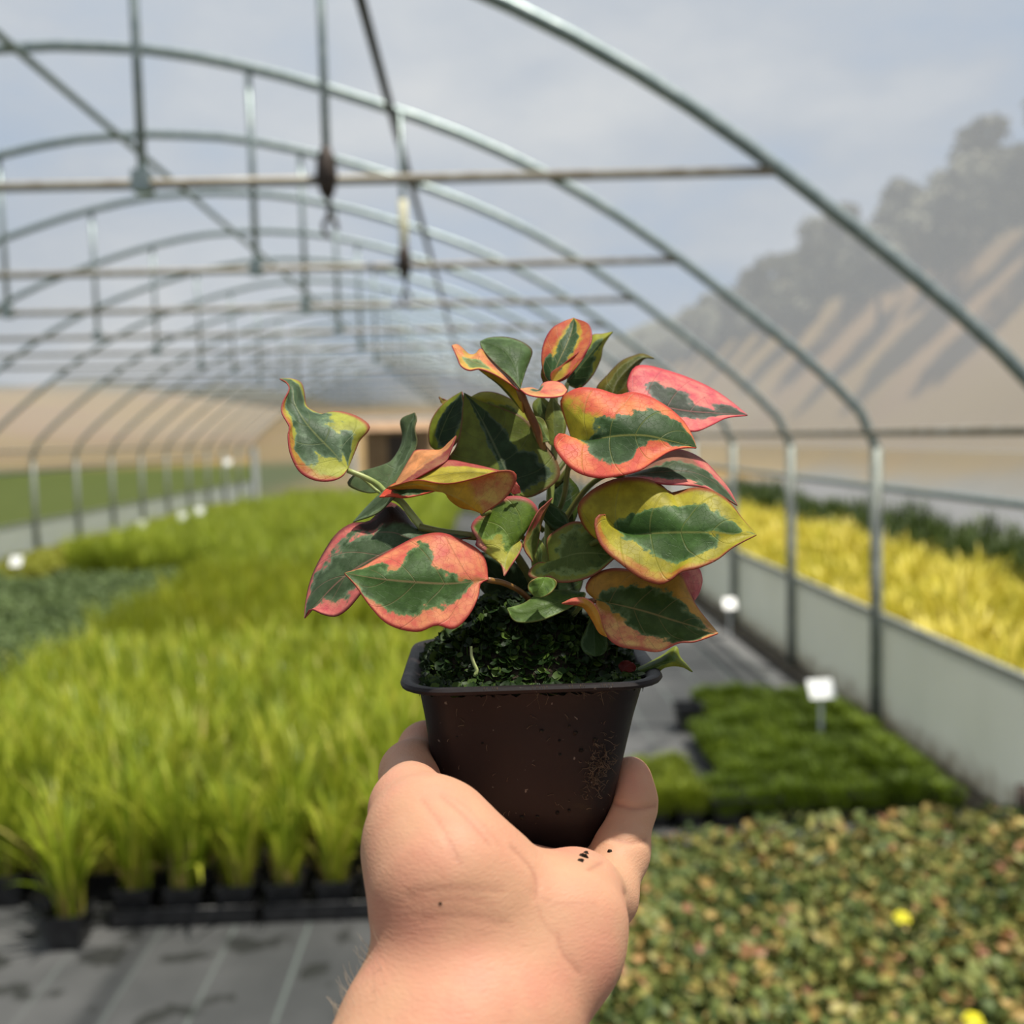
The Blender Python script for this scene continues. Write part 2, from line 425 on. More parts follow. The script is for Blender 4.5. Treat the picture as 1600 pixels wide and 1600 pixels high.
def pot_geo(w, h, wall=.004):
    """square tapered pot, open at the top with a lip"""
    def ring(hw, z, r, k=4):
        o = []
        for q, (sx, sy) in enumerate(((1, 1), (-1, 1), (-1, -1), (1, -1))):
            for i in range(k):
                a = math.pi / 2 * (q + i / (k - 1)); o.append((sx * (hw - r) + r * math.cos(a), sy * (hw - r) + r * math.sin(a), z))
        return o
    rings = [ring(w * .36, 0, w * .06), ring(w * .46, h * .92, w * .07), ring(w * .5, h * .92, w * .08), ring(w * .5, h, w * .08), ring(w * .47, h, w * .07), ring(w * .45, h * .8, w * .06)]
    k = len(rings[0]); V = [v for r in rings for v in r]; Fc = [tuple(range(k))[::-1]]
    for i in range(len(rings) - 1):
        for j in range(k): Fc.append((i * k + j, i * k + (j + 1) % k, (i + 1) * k + (j + 1) % k, (i + 1) * k + j))
    Fc.append(tuple((len(rings) - 1) * k + j for j in range(k)))
    return V, Fc

def leaf_card(c, nrm, up, L, Wd, fold=.25):
    """small pointed leaf, folded along its midrib: 6 vertices"""
    n = nrm / (np.linalg.norm(nrm) + 1e-9); u = up - n * up.dot(n); u /= np.linalg.norm(u) + 1e-9; s = np.cross(u, n)
    c = np.asarray(c)
    V = [c, c + u * L * .45 + s * Wd * .5 + n * Wd * fold, c + u * L * .8 + s * Wd * .33 + n * Wd * fold * .6, c + u * L, c + u * L * .8 - s * Wd * .33 + n * Wd * fold * .6, c + u * L * .45 - s * Wd * .5 + n * Wd * fold, c + u * L * .5]
    Fc = [(0, 1, 6), (1, 2, 6), (2, 3, 6), (3, 4, 6), (4, 5, 6), (5, 0, 6)]
    return V, Fc

def leafy_mesh(seed, n, r, h, L, Wd, mat, dome=1.0, up=.6, z0=0, wild=.5, name='leaves', tint=(.5, .25)):
    """a low cushion of small leaves over a dome"""
    rng = random.Random(seed); g = Geo()
    for i in range(n):
        a = rng.uniform(0, 6.283); q = math.sqrt(rng.random()); k = rng.uniform(.55, 1.0)
        zz = h * (1 - dome * q * q * .75) * k
        c = np.array([r * q * math.cos(a), r * q * math.sin(a), z0 + zz])
        out = np.array([math.cos(a), math.sin(a), 0])
        nrm = np.array([0, 0, 1.0]) + out * q * .8 + np.array([rng.gauss(0, wild), rng.gauss(0, wild), 0])
        d = out + np.array([rng.gauss(0, .7), rng.gauss(0, .7), up + rng.gauss(0, .3)])
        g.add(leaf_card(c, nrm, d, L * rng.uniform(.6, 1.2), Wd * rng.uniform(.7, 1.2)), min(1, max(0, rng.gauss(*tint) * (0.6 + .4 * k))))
    return g.mesh(name, mat)

def spray_mesh(seed, n, r, h, L, mat, width=.012, droop=1.2, name='sprays', spread=1.0):
    """feathery shrub: arching narrow sprays from the middle of a mound"""
    rng = random.Random(seed); g = Geo()
    for i in range(n):
        a = rng.uniform(0, 6.283); q = math.sqrt(rng.random())
        z = h * rng.uniform(.05, .75) * (1 - .5 * q)
        b = (r * .75 * q * math.cos(a), r * .75 * q * math.sin(a), z)
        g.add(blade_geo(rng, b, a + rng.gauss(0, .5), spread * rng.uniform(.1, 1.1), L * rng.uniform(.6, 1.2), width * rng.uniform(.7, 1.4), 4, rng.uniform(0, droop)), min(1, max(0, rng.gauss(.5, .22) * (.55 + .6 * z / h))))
    return g.mesh(name, mat)

def in_view(x, y, pad=300, z=.3):
    v = RCAM.T @ (np.array([x, y, z]) - EYE)
    if v[2] > -.3: return False
    px = 800 + F * v[0] / -v[2]; py = 800 - F * v[1] / -v[2]
    return -pad < px < 1600 + pad and py < 1600 + 2.2 * pad

def bed(name, protos, spots, label, cat, group, jitter=.02, scale=(.9, 1.1), seed=1):
    """protos: lists of (part name, mesh) ; one top-level plant for each spot, sharing mesh data"""
    rng = random.Random(seed)
    for i, (x, y) in enumerate(spots):
        pr = protos[rng.randrange(len(protos))]
        e = empty(name, (x + rng.uniform(-jitter, jitter), y + rng.uniform(-jitter, jitter), stand(x, y) if pr[0] is None else pr[0]), 0)
        s = rng.uniform(*scale)
        tag(e, label, cat, group, 'thing')
        for pn, me, rot in pr[1]:
            o = obj(pn, me, e)
            if rot: o.rotation_euler = (0, 0, rng.uniform(0, 6.283)); o.scale = (s, s, s)
def grid(x0, x1, y0, y1, sx, sy=None):
    sy = sy or sx
    return [(x, y) for y in np.arange(y0, y1 + 1e-6, sy) for x in np.arange(x0, x1 + 1e-6, sx) if in_view(x, y)]

POT13 = mesh('pot', *pot_geo(.135, .115), M['black'], False)
POT10 = mesh('pot', *pot_geo(.094, .085), M['black'], False)
POT12 = mesh('pot', *pot_geo(.118, .105), M['black'], False)
POT20 = mesh('pot', *pot_geo(.20, .16), M['black'], False)

# ---- golden grass, the near bed on the side of the lawn
gg = [(None, [('pot', POT13, False), ('blades', grass_mesh(10 + i, 50, .44, .045, .0165, M['grass_gold'], .09, .95, 1.1), True), ('dead_blades', grass_mesh(40 + i, 26, .17, .055, .006, M['straw'], .09, 1.3, 1.4), True)]) for i in range(4)]
spots = [(x, y) for x, y in grid(-2.55, -.36, 3.42, 6.4, .168) if not (y < 3.55 and x < -1.12)] + [(-1.372, 3.258), (-1.445, 3.412), (-1.206, 3.42)]
TRAYS = [(-.276 - .504 * j, 3.336 + .504 * i) for i in range(6) for j in range(4) if not (i == 0 and j > 1) and in_view(-.276 - .504 * j - .25, 3.336 + .504 * i + .2, 200)]
def stand(x, y): return .0102 if any(xa - .5 < x < xa and ya < y < ya + .5 for xa, ya in TRAYS) else 0.0
bed('golden_grass', gg, spots, 'tufted golden green grass in a square black pot in the near bed', 'grass plant', 'golden grasses in the near bed', .004, (.85, 1.12), 3)
# trays under the front pots
def tray(x0, x1, y0, y1, label):
    g = Geo(); cx, cy = (x0 + x1) / 2, (y0 + y1) / 2; w, d = (x1 - x0) / 2, (y1 - y0) / 2
    e = empty('carry_tray', (cx, cy, 0)); tag(e, label, 'tray', 'black carry trays under the golden grass')
    obj('tray_base', mesh('tray_base', *box_geo(-w, w, -d, d, .001, .010), M['black'], False), e)
    for nm, b in (('tray_side', (-w, w, -d, -d + .008)), ('tray_side', (-w, w, d - .008, d)), ('tray_side', (-w, -w + .008, -d, d)), ('tray_side', (w - .008, w, -d, d))):
        obj(nm, mesh(nm, *box_geo(*b, .006, .062), M['black'], False), e)
    obj('tray_rim', mesh('tray_rim', *tube_geo([(-w + .002, -d + .004, .06), (0, -d + .0035, .061), (w - .002, -d + .004, .06)], .0052, 6), M['black']), e)
for xa, ya in TRAYS: tray(xa - .498, xa - .006, ya + .002, ya + .500, 'black carry tray holding pots of golden grass')

# ---- darker olive grass behind it
go = [(.0, [('pot', POT20, False), ('blades', grass_mesh(60 + i, 150, .42, .08, .010, M['grass_olive'], .14, .6, .8), True)]) for i in range(3)]
bed('olive_grass', go, grid(-2.5, -.25, 6.75, 9.6, .235, .26), 'darker olive grass in a black pot behind the golden grass bed', 'grass plant', 'olive grasses behind the golden bed', .014, (.9, 1.15), 5)
# ---- brighter green grass further down the tunnel
gf = [(.0, [('pot', POT20, False), ('blades', grass_mesh(80 + i, 130, .46, .13, .016, M['grass_green'], .13, .7, .8), True)]) for i in range(3)]
bed('green_grass', gf, [s for s in grid(-4.6, -.3, 9.9, 21.5, .40, .47) if s[1] > 11.6 or s[0] > -2.6][:290], 'bright green grass in a black pot down the length of the tunnel', 'grass plant', 'green grasses down the tunnel', .015, (.85, 1.15), 6)
g = Geo(); rng = random.Random(9)
for y in np.arange(22, 26.4, .5):
    for x in np.arange(-4.6, 1.2, .45):
        for k in range(26):
            g.add(blade_geo(rng, (x + rng.gauss(0, .1), y + rng.gauss(0, .1), 0), rng.uniform(0, 6.28), rng.uniform(0, .6), .55 * rng.uniform(.6, 1.1), .03, 3, .6), rng.random())
tag(obj('far_grass', g.mesh('far_grass', M['grass_green'])), 'far mass of green grass before the end wall', 'grass', kind='stuff')

# ---- grey green low plants and the yellow green strip by the far side sheet
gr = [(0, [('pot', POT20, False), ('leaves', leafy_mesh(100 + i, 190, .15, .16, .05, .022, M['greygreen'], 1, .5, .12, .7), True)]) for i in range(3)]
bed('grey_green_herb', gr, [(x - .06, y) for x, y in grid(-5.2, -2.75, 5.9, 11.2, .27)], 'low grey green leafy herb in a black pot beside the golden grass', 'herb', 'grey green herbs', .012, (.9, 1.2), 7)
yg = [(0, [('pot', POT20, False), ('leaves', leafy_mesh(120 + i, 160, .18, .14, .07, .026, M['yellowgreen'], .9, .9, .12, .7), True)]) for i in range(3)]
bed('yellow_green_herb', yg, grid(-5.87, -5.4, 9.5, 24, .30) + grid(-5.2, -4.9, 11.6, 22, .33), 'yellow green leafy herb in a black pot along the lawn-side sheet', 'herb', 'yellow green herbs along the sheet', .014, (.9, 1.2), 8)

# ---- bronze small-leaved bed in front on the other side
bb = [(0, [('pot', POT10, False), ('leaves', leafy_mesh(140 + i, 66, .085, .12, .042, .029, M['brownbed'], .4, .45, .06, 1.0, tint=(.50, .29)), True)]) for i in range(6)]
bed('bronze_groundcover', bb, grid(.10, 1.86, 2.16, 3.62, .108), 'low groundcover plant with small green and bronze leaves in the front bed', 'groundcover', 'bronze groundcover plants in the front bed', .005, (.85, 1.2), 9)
rng = random.Random(44)
for (px, py, d, c) in ((1410, 1432, 2.88, 0), (1522, 1592, 2.37, 0)):
    p = P(px, py, d); e = empty("yellow_flower", (p[0], p[1], p[2] - .05)); tag(e, 'small bright yellow flower standing above the bronze groundcover', 'flower', 'yellow flowers in the front bed')
    if 'petal' not in M: M['petal'] = mat_plain('yellow_petal', (.75, .68, .02), (.62, .56, .02), 40, .5)
    obj('stalk', mesh('stalk', *tube_geo([(0, 0, -.06), (0, 0, 0), (0, 0, .05)], .0015, 5), M['grass_green']), e)
    for k in range(6):
        a = k * 1.047; o = obj('petal', mesh('petal', *leaf_card((0, 0, .05), np.array([math.cos(a) * .4, math.sin(a) * .4 - .5, 1.0]), np.array([math.cos(a), math.sin(a), .5]), .026, .022), M['petal']), e)

# ---- mossy green cushions
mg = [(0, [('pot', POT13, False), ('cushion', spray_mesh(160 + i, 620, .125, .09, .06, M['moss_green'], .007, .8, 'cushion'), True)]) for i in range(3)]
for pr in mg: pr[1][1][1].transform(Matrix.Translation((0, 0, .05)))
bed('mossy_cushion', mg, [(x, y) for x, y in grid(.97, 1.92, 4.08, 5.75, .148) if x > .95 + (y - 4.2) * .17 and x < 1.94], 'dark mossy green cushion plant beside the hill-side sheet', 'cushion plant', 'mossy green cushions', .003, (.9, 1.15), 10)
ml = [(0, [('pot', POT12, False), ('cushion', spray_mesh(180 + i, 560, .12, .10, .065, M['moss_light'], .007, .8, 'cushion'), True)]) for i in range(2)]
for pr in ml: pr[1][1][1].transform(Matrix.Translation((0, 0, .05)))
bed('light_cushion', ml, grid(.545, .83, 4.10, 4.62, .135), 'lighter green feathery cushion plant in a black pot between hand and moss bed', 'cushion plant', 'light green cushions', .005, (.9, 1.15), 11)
e = empty('empty_pot', (1.085, 5.42, 0)); tag(e, 'empty black square pot standing on the ground fabric by the moss bed', 'pot')
obj('pot_body', mesh('pot_body', *pot_geo(.15, .14), M['black'], False), e)

# ---- plant labels
def sign(x, y, z, w, h, label, stick=.3):
    e = empty('plant_label', (x, y, 0)); tag(e, label, 'label')
    obj('stake', mesh('stake', *box_geo(-.009, .009, .003, .008, .0, z - h * .36), M['white'], False), e)
    V, Fc = box_geo(-w / 2, w / 2, -.003, .003, -h / 2, h / 2)
    o = obj('plate', mesh('plate', V, Fc, M['white'], False), e); o.location = (0, 0, z); o.rotation_euler = (-.6, 0, .08)
    return e
sign(1.636, 4.889, .335, .130, .10, 'blank white plant label on a stake in the mossy green bed')
sign(1.92, 7.9, .26, .10, .09, 'small white plant label beside the hill-side posts')
for (px, py, d), t in zip(((25, 877, 11.72), (222, 820, 14.6), (285, 808, 15.6), (312, 799, 16.2), (356, 722, 20.0)), ('white plant label low beside the lawn-side sheet', 'round-cornered white label where the lawn-side herbs meet the grass', 'white label standing in the green grass beside another', 'white label in the green grass, the further of a pair', 'white label high on the far lawn-side posts')):
    p = P(px, py, d); sign(p[0], p[1], p[2], .13, .13, t)
# short stake at the foot of the sheet
e = empty('ground_stake', (2.0, 3.70, 0)); tag(e, 'short dark metal stake at the foot of the hill-side sheet', 'stake')
obj('shaft', mesh('shaft', *tube_geo([(0, 0, 0), (0, 0, .12), (0, 0, .25)], .022, 8), M['dark_iron']), e)

# ---- outside: golden shrubs, dark shrubs, trees, shed
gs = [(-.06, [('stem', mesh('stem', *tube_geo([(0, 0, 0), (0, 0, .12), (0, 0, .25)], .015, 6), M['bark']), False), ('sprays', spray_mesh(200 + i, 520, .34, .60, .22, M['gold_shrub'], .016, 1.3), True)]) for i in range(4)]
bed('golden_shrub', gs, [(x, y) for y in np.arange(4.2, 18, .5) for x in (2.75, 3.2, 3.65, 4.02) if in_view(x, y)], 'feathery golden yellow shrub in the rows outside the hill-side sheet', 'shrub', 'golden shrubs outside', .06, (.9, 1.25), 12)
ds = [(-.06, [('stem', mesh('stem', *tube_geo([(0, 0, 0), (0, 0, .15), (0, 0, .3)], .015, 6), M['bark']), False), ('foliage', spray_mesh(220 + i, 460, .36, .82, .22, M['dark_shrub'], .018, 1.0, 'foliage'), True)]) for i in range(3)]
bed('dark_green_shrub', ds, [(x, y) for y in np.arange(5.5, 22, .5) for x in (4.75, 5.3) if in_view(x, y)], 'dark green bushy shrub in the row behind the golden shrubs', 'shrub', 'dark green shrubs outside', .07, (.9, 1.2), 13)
tt = []
for i in range(3):
    rng = random.Random(300 + i); g = Geo()
    blobs = []
    for _ in range(9):
        a_, q_ = rng.uniform(0, 6.283), 1.15 * math.sqrt(rng.random())
        blobs.append((np.array([q_ * math.cos(a_), q_ * math.sin(a_), 2.0 + rng.uniform(-.6, 1.6)]), rng.uniform(.6, 1.0)))
    for k in range(1500):
        bc, br = blobs[k % 9]
        v = np.array([rng.gauss(0, 1), rng.gauss(0, 1), rng.gauss(0, 1)]); v /= np.linalg.norm(v); c = bc + v * br * rng.random() ** .4 * np.array([1, 1, .8])
        g.add(leaf_card(c, v + .3, np.array([rng.gauss(0, 1), rng.gauss(0, 1), rng.gauss(0, 1)]), .36, .28), rng.random())
    tt.append((0, [('crown', g.mesh('crown', M['tree_leaf']), True), ('trunk', mesh('trunk', *tube_geo([(0, 0, -.6), (.05, 0, .9), (0, 0, 2.2)], [.16, .11, .05], 8), M['bark']), False)]))
rng = random.Random(77)
for i in range(46):
    y = 21 + i * 2.7 + rng.uniform(-.2, .2); x = 17.0 + 3.6 * (i % 2) + rng.uniform(-.3, .3)
    zz = np.interp(x, [10.4, 12, 15, 20, 26, 90], [0, .7, 4.2, 9.6, 12, 17]) - .1
    pr = tt[i % 3]; e = empty('hillside_tree', (x, y, zz)); tag(e, 'dark leafy tree growing along the top of the hillside', 'tree', 'trees on the hillside')
    s = rng.uniform(.85, 1.1)
    for pn, me, rot in pr[1]:
        o = obj(pn, me, e); o.scale = (s, s, s); o.rotation_euler = (0, 0, rng.uniform(0, 6.28))
e = empty('timber_shed', (-2.6, 34, -.06)); tag(e, 'brown timber shed seen through the far end of the tunnel', 'shed')
obj('wall_block', mesh('wall_block', *box_geo(-1.2, .9, 0, 2.4, 0, 2.0), M['timber'], False), e)
obj('shed_roof', mesh('shed_roof', [(-1.35, -.2, 2.0), (1.05, -.2, 2.0), (1.05, 2.6, 2.0), (-1.35, 2.6, 2.0), (-1.35, 1.2, 2.5), (1.05, 1.2, 2.5)], [(0, 1, 5, 4), (2, 3, 4, 5), (1, 2, 5), (3, 0, 4), (0, 3, 2, 1)], M['timber'], False), e)
obj('shed_door', mesh('shed_door', *box_geo(-.45, .45, -.03, .0, 0, 1.85), M['dark_iron'], False), e)

#FOREGROUND
# ------------------------------------------------------------------ the pot in the hand
RF = P(835, 1072, .340)                       # middle of the front rim
WR, WT, WB, PH = .0457, .0392, .0290, .0640   # half widths: rim, body top, body foot; height
PT = RF + np.array([0, WR, 0])                # rim centre
PB = PT + np.array([-.0040, 0, -PH])          # foot centre, pushed a little aside by the grip
def rsq(hw, r, k=7):
    o = []
    for q, (sx, sy) in enumerate(((1, 1), (-1, 1), (-1, -1), (1, -1))):
        for i in range(k):
            a = math.pi / 2 * (q + i / (k - 1)); o.append((sx * (hw - r) + r * math.cos(a), sy * (hw - r) + r * math.sin(a)))
    return o
def pot_mesh():
    rings = []
    def ring(hw, r, f, dz=0):
        c = PB + (PT - PB) * f + np.array([0, 0, dz]); rings.append([(c[0] + x, c[1] + y, c[2]) for x, y in rsq(hw, r)])
    ring(WB - .006, .007, 0); ring(WB - .0015, .0095, .012); ring(WB, .010, .05)
    for f in (.25, .5, .75): ring(WB + (WT - WB) * f, .010 + .002 * f, f)
    ring(WT - .0001, .012, .935); ring(WT + .0005, .0122, .945); ring(WR - .002, .0155, .953); ring(WR - .0006, .0165, .962); ring(WR, .017, .98); ring(WR - .0006, .0165, .995); ring(WR - .002, .0155, 1.0)
    ring(WR - .0038, .014, .992); ring(WR - .0075, .012, .95); ring(WB + (WT - WB) * .8 - .0016, .010, .8); ring(WB + (WT - WB) * .6 - .0018, .009, .6)
    k = len(rings[0]); V = [v for r in rings for v in r]; Fc = [tuple(range(k))[::-1]]
    for i in range(len(rings) - 1):
        for j in range(k): Fc.append((i * k + j, i * k + (j + 1) % k, (i + 1) * k + (j + 1) % k, (i + 1) * k + j))
    Fc.append(tuple((len(rings) - 1) * k + j for j in range(k)))
    return V, Fc
def mat_pot():
    m, t = newmat('dark_maroon_pot_plastic'); b = N(t); v = b.obj()
    n1 = b.noise(55, 4, v); n2 = b.noise(420, 3, v); n3 = b.noise(150, 5, v)
    c = b.mix(n1, (.0060, .0036, .0038), (.011, .0062, .0066))
    c = b.mix(b.smooth(n2, .70, .76), c, (.13, .11, .09))
    c = b.mix(b.smooth(n3, .66, .72), c, (.012, .009, .006))
    r = b.math('ADD', .36, b.math('MULTIPLY', n1, .3))
    b.out(b.principled(c, r, 0, .28, b.bump(n2, .08, .001))); return m
plant = empty('potted_plant', tuple(PB)); tag(plant, 'small potted plant with red, yellow and green variegated heart-shaped leaves held up in the hand', 'potted plant')
obj('pot', mesh('pot', *pot_mesh(), mat_pot()), plant, world=True)
_es = plant.children[0].modifiers.new('crisp_lip', 'EDGE_SPLIT'); _es.split_angle = math.radians(38)
plant.children[0]['label'] = 'dark maroon square plastic pot with a rounded rim'

# soil mound
def soil_z(x, y):
    q = max(abs(x), abs(y)) / (WR - .005); rr = math.hypot(x, y - .004) / .040
    return PT[2] - .004 + .027 * max(0, 1 - rr * rr) - .002 * max(0, q - .8)
ng = 41; V = []; Fc = []; hw = WR - .0055; rs = random.Random(5)
for i in range(ng):
    for j in range(ng):
        u, w = -1 + 2 * i / (ng - 1), -1 + 2 * j / (ng - 1)
        # square to rounded square
        m_ = 1 - .10 * (u * u * w * w)
        x, y = u * hw * m_, w * hw * m_
        V.append((PT[0] + x, PT[1] + y, soil_z(x, y) + rs.uniform(-.0008, .0008)))
for i in range(ng - 1):
    for j in range(ng - 1): Fc.append((i * ng + j, (i + 1) * ng + j, (i + 1) * ng + j + 1, i * ng + j + 1))
obj('soil', mesh('soil', V, Fc, M['soil']), plant, world=True)
# liverwort and moss on the soil
M['liverwort'] = mat_leaves('liverwort_discs', [(0, (.006, .016, .003)), (.6, (.018, .042, .007)), (1, (.07, .115, .018))], .5, .2, False, .2)
g = Geo(); rs = random.Random(8)
for i in range(3600):
    x, y = rs.uniform(-hw, hw) * .97, rs.uniform(-hw, hw) * .97
    if abs(x) > hw * .86 and abs(y) > hw * .86: continue
    c = np.array([PT[0] + x, PT[1] + y, soil_z(x, y) + rs.uniform(.0004, .003)])
    L = rs.uniform(.0009, .0026) * (1.25 if y > -.015 else .9); a = rs.uniform(0, 6.28)
    nrm = np.array([rs.gauss(0, .5), rs.gauss(-.35, .4), 1.0]); nrm /= np.linalg.norm(nrm)
    u = np.cross(nrm, [math.cos(a), math.sin(a), .1]); u /= np.linalg.norm(u); w = np.cross(nrm, u)
    ring = [c + L * (math.cos(q) * u + math.sin(q) * w) * (1 - .12 * (k % 2)) for k, q in enumerate(np.linspace(0, 6.283, 9)[:-1])]
    g.add(([c - nrm * L * .25] + ring, [(0, k + 1, (k + 1) % 8 + 1) for k in range(8)]), rs.random())
for i in range(1800):
    x, y = rs.uniform(-hw, hw) * .97, rs.uniform(-hw, hw) * .97
    c = (PT[0] + x, PT[1] + y, soil_z(x, y) - .0005)
    g.add(blade_geo(rs, c, rs.uniform(0, 6.28), rs.uniform(0, .9), rs.uniform(.002, .0055), .0006, 2, .4), rs.random())
o = obj('moss', g.mesh('moss', M['liverwort']), plant, world=True); o['kind'] = 'stuff'; o['label'] = 'dark green moss and liverwort covering the soil'
# a pale seedling by the front rim
pts = [P(742, 1057, .356), P(745, 1047, .356), P(741, 1038, .356), P(737, 1025, .356), P(736, 1010, .357)]
M['pale_stem'] = mat_plain('pale_seedling', (.34, .42, .14), (.42, .46, .20), 200, .5)
seedling = obj('seedling', mesh('seedling', *tube_geo(spline(pts, 14), np.linspace(.0008, .0005, 14), 6), M['pale_stem']), plant, world=True)
c = P(735, 1008, .357); obj('seedling_leaf', mesh('seedling_leaf', *leaf_card(c, np.array([0, -1, .4]), np.array([-.2, 0, 1]), .003, .0028), M['liverwort']), seedling)
# root fibres and dirt crumbs stuck to the pot
g = Geo(); rs = random.Random(12)
M['fibre'] = mat_plain('root_fibres', (.05, .032, .018), (.13, .09, .055), 300, .9)
def pot_face(u, f):
    """a point on the front face: u across (-1..1), f up (0 foot .. 1 rim)"""
    hwf = WB + (WT - WB) * f; c = PB + (PT - PB) * f
    return np.array([c[0] + u * hwf, c[1] - hwf - .0003, c[2]])
for i in range(210):
    u, f = rs.gauss(.70, .07), rs.gauss(.50, .085)
    p = pot_face(min(u, .86), f); d = np.array([rs.gauss(0, 1), -abs(rs.gauss(0, .6)) , rs.gauss(0, 1)]); d /= np.linalg.norm(d)
    L = rs.uniform(.0009, .0026)
    g.add(tube_geo([p, p + d * L * .5 + np.array([0, 0, rs.uniform(-.0005, .0005)]), p + d * L + np.array([rs.uniform(-.0007, .0007), .0002, 0])], [.00013, .00011, .00005], 4, False))
for i in range(46):
    u, f = rs.uniform(-.8, .8), rs.uniform(.12, .93); p = pot_face(u, f); a = rs.uniform(0, 6.28); L = rs.uniform(.0006, .0024)
    d = np.array([math.cos(a), -.1, math.sin(a)])
    g.add(tube_geo([p, p + d * L * .5, p + d * L + np.array([.0003, 0, -.0004])], [.00012, .0001, .00005], 4, False))
for u0 in (-.35, .05, .38, .62):
    for i in range(6):
        p = pot_face(u0 + rs.gauss(0, .04), .985); p[1] -= .0062; L = rs.uniform(.002, .008)
        g.add(tube_geo([p + np.array([0, .0005, .0008]), p, p + np.array([rs.gauss(0, .001), .002, -L * .5]), p + np.array([rs.gauss(0, .002), .004, -L])], .00009, 4, False))
o = obj('root_fibres', g.mesh('root_fibres', M['fibre']), plant, world=True); o['kind'] = 'stuff'
def crumb(p, r, seed):
    rs = random.Random(seed); V = []; Fc = []; n = 8; h = 5
    for i in range(h + 1):
        for k in range(n):
            th = math.pi * i / h; a = 6.283 * k / n; q = r * rs.uniform(.6, 1.15)
            V.append(p + q * np.array([math.sin(th) * math.cos(a), .6 * math.sin(th) * math.sin(a), .7 * math.cos(th)]))
    for i in range(h):
        for k in range(n): Fc.append((i * n + k, i * n + (k + 1) % n, (i + 1) * n + (k + 1) % n, (i + 1) * n + k))
    return V, Fc
for i, (u, f, r) in enumerate(((.1, .72, .0010), (.36, .74, .0008), (.42, .70, .0012), (-.46, .66, .0007), (.5, .6, .0011), (.3, .58, .0008), (-.05, .22, .0013), (.12, .22, .0010), (.34, .24, .0011), (.47, .25, .0009), (-.1, .1, .001), (.62, .66, .0011), (-.7, .7, .0006), (.28, .66, .0007))):
    obj('dirt_crumb', mesh('dirt_crumb', *crumb(pot_face(u, f), r * .8, i), M['soil']), plant, world=True)

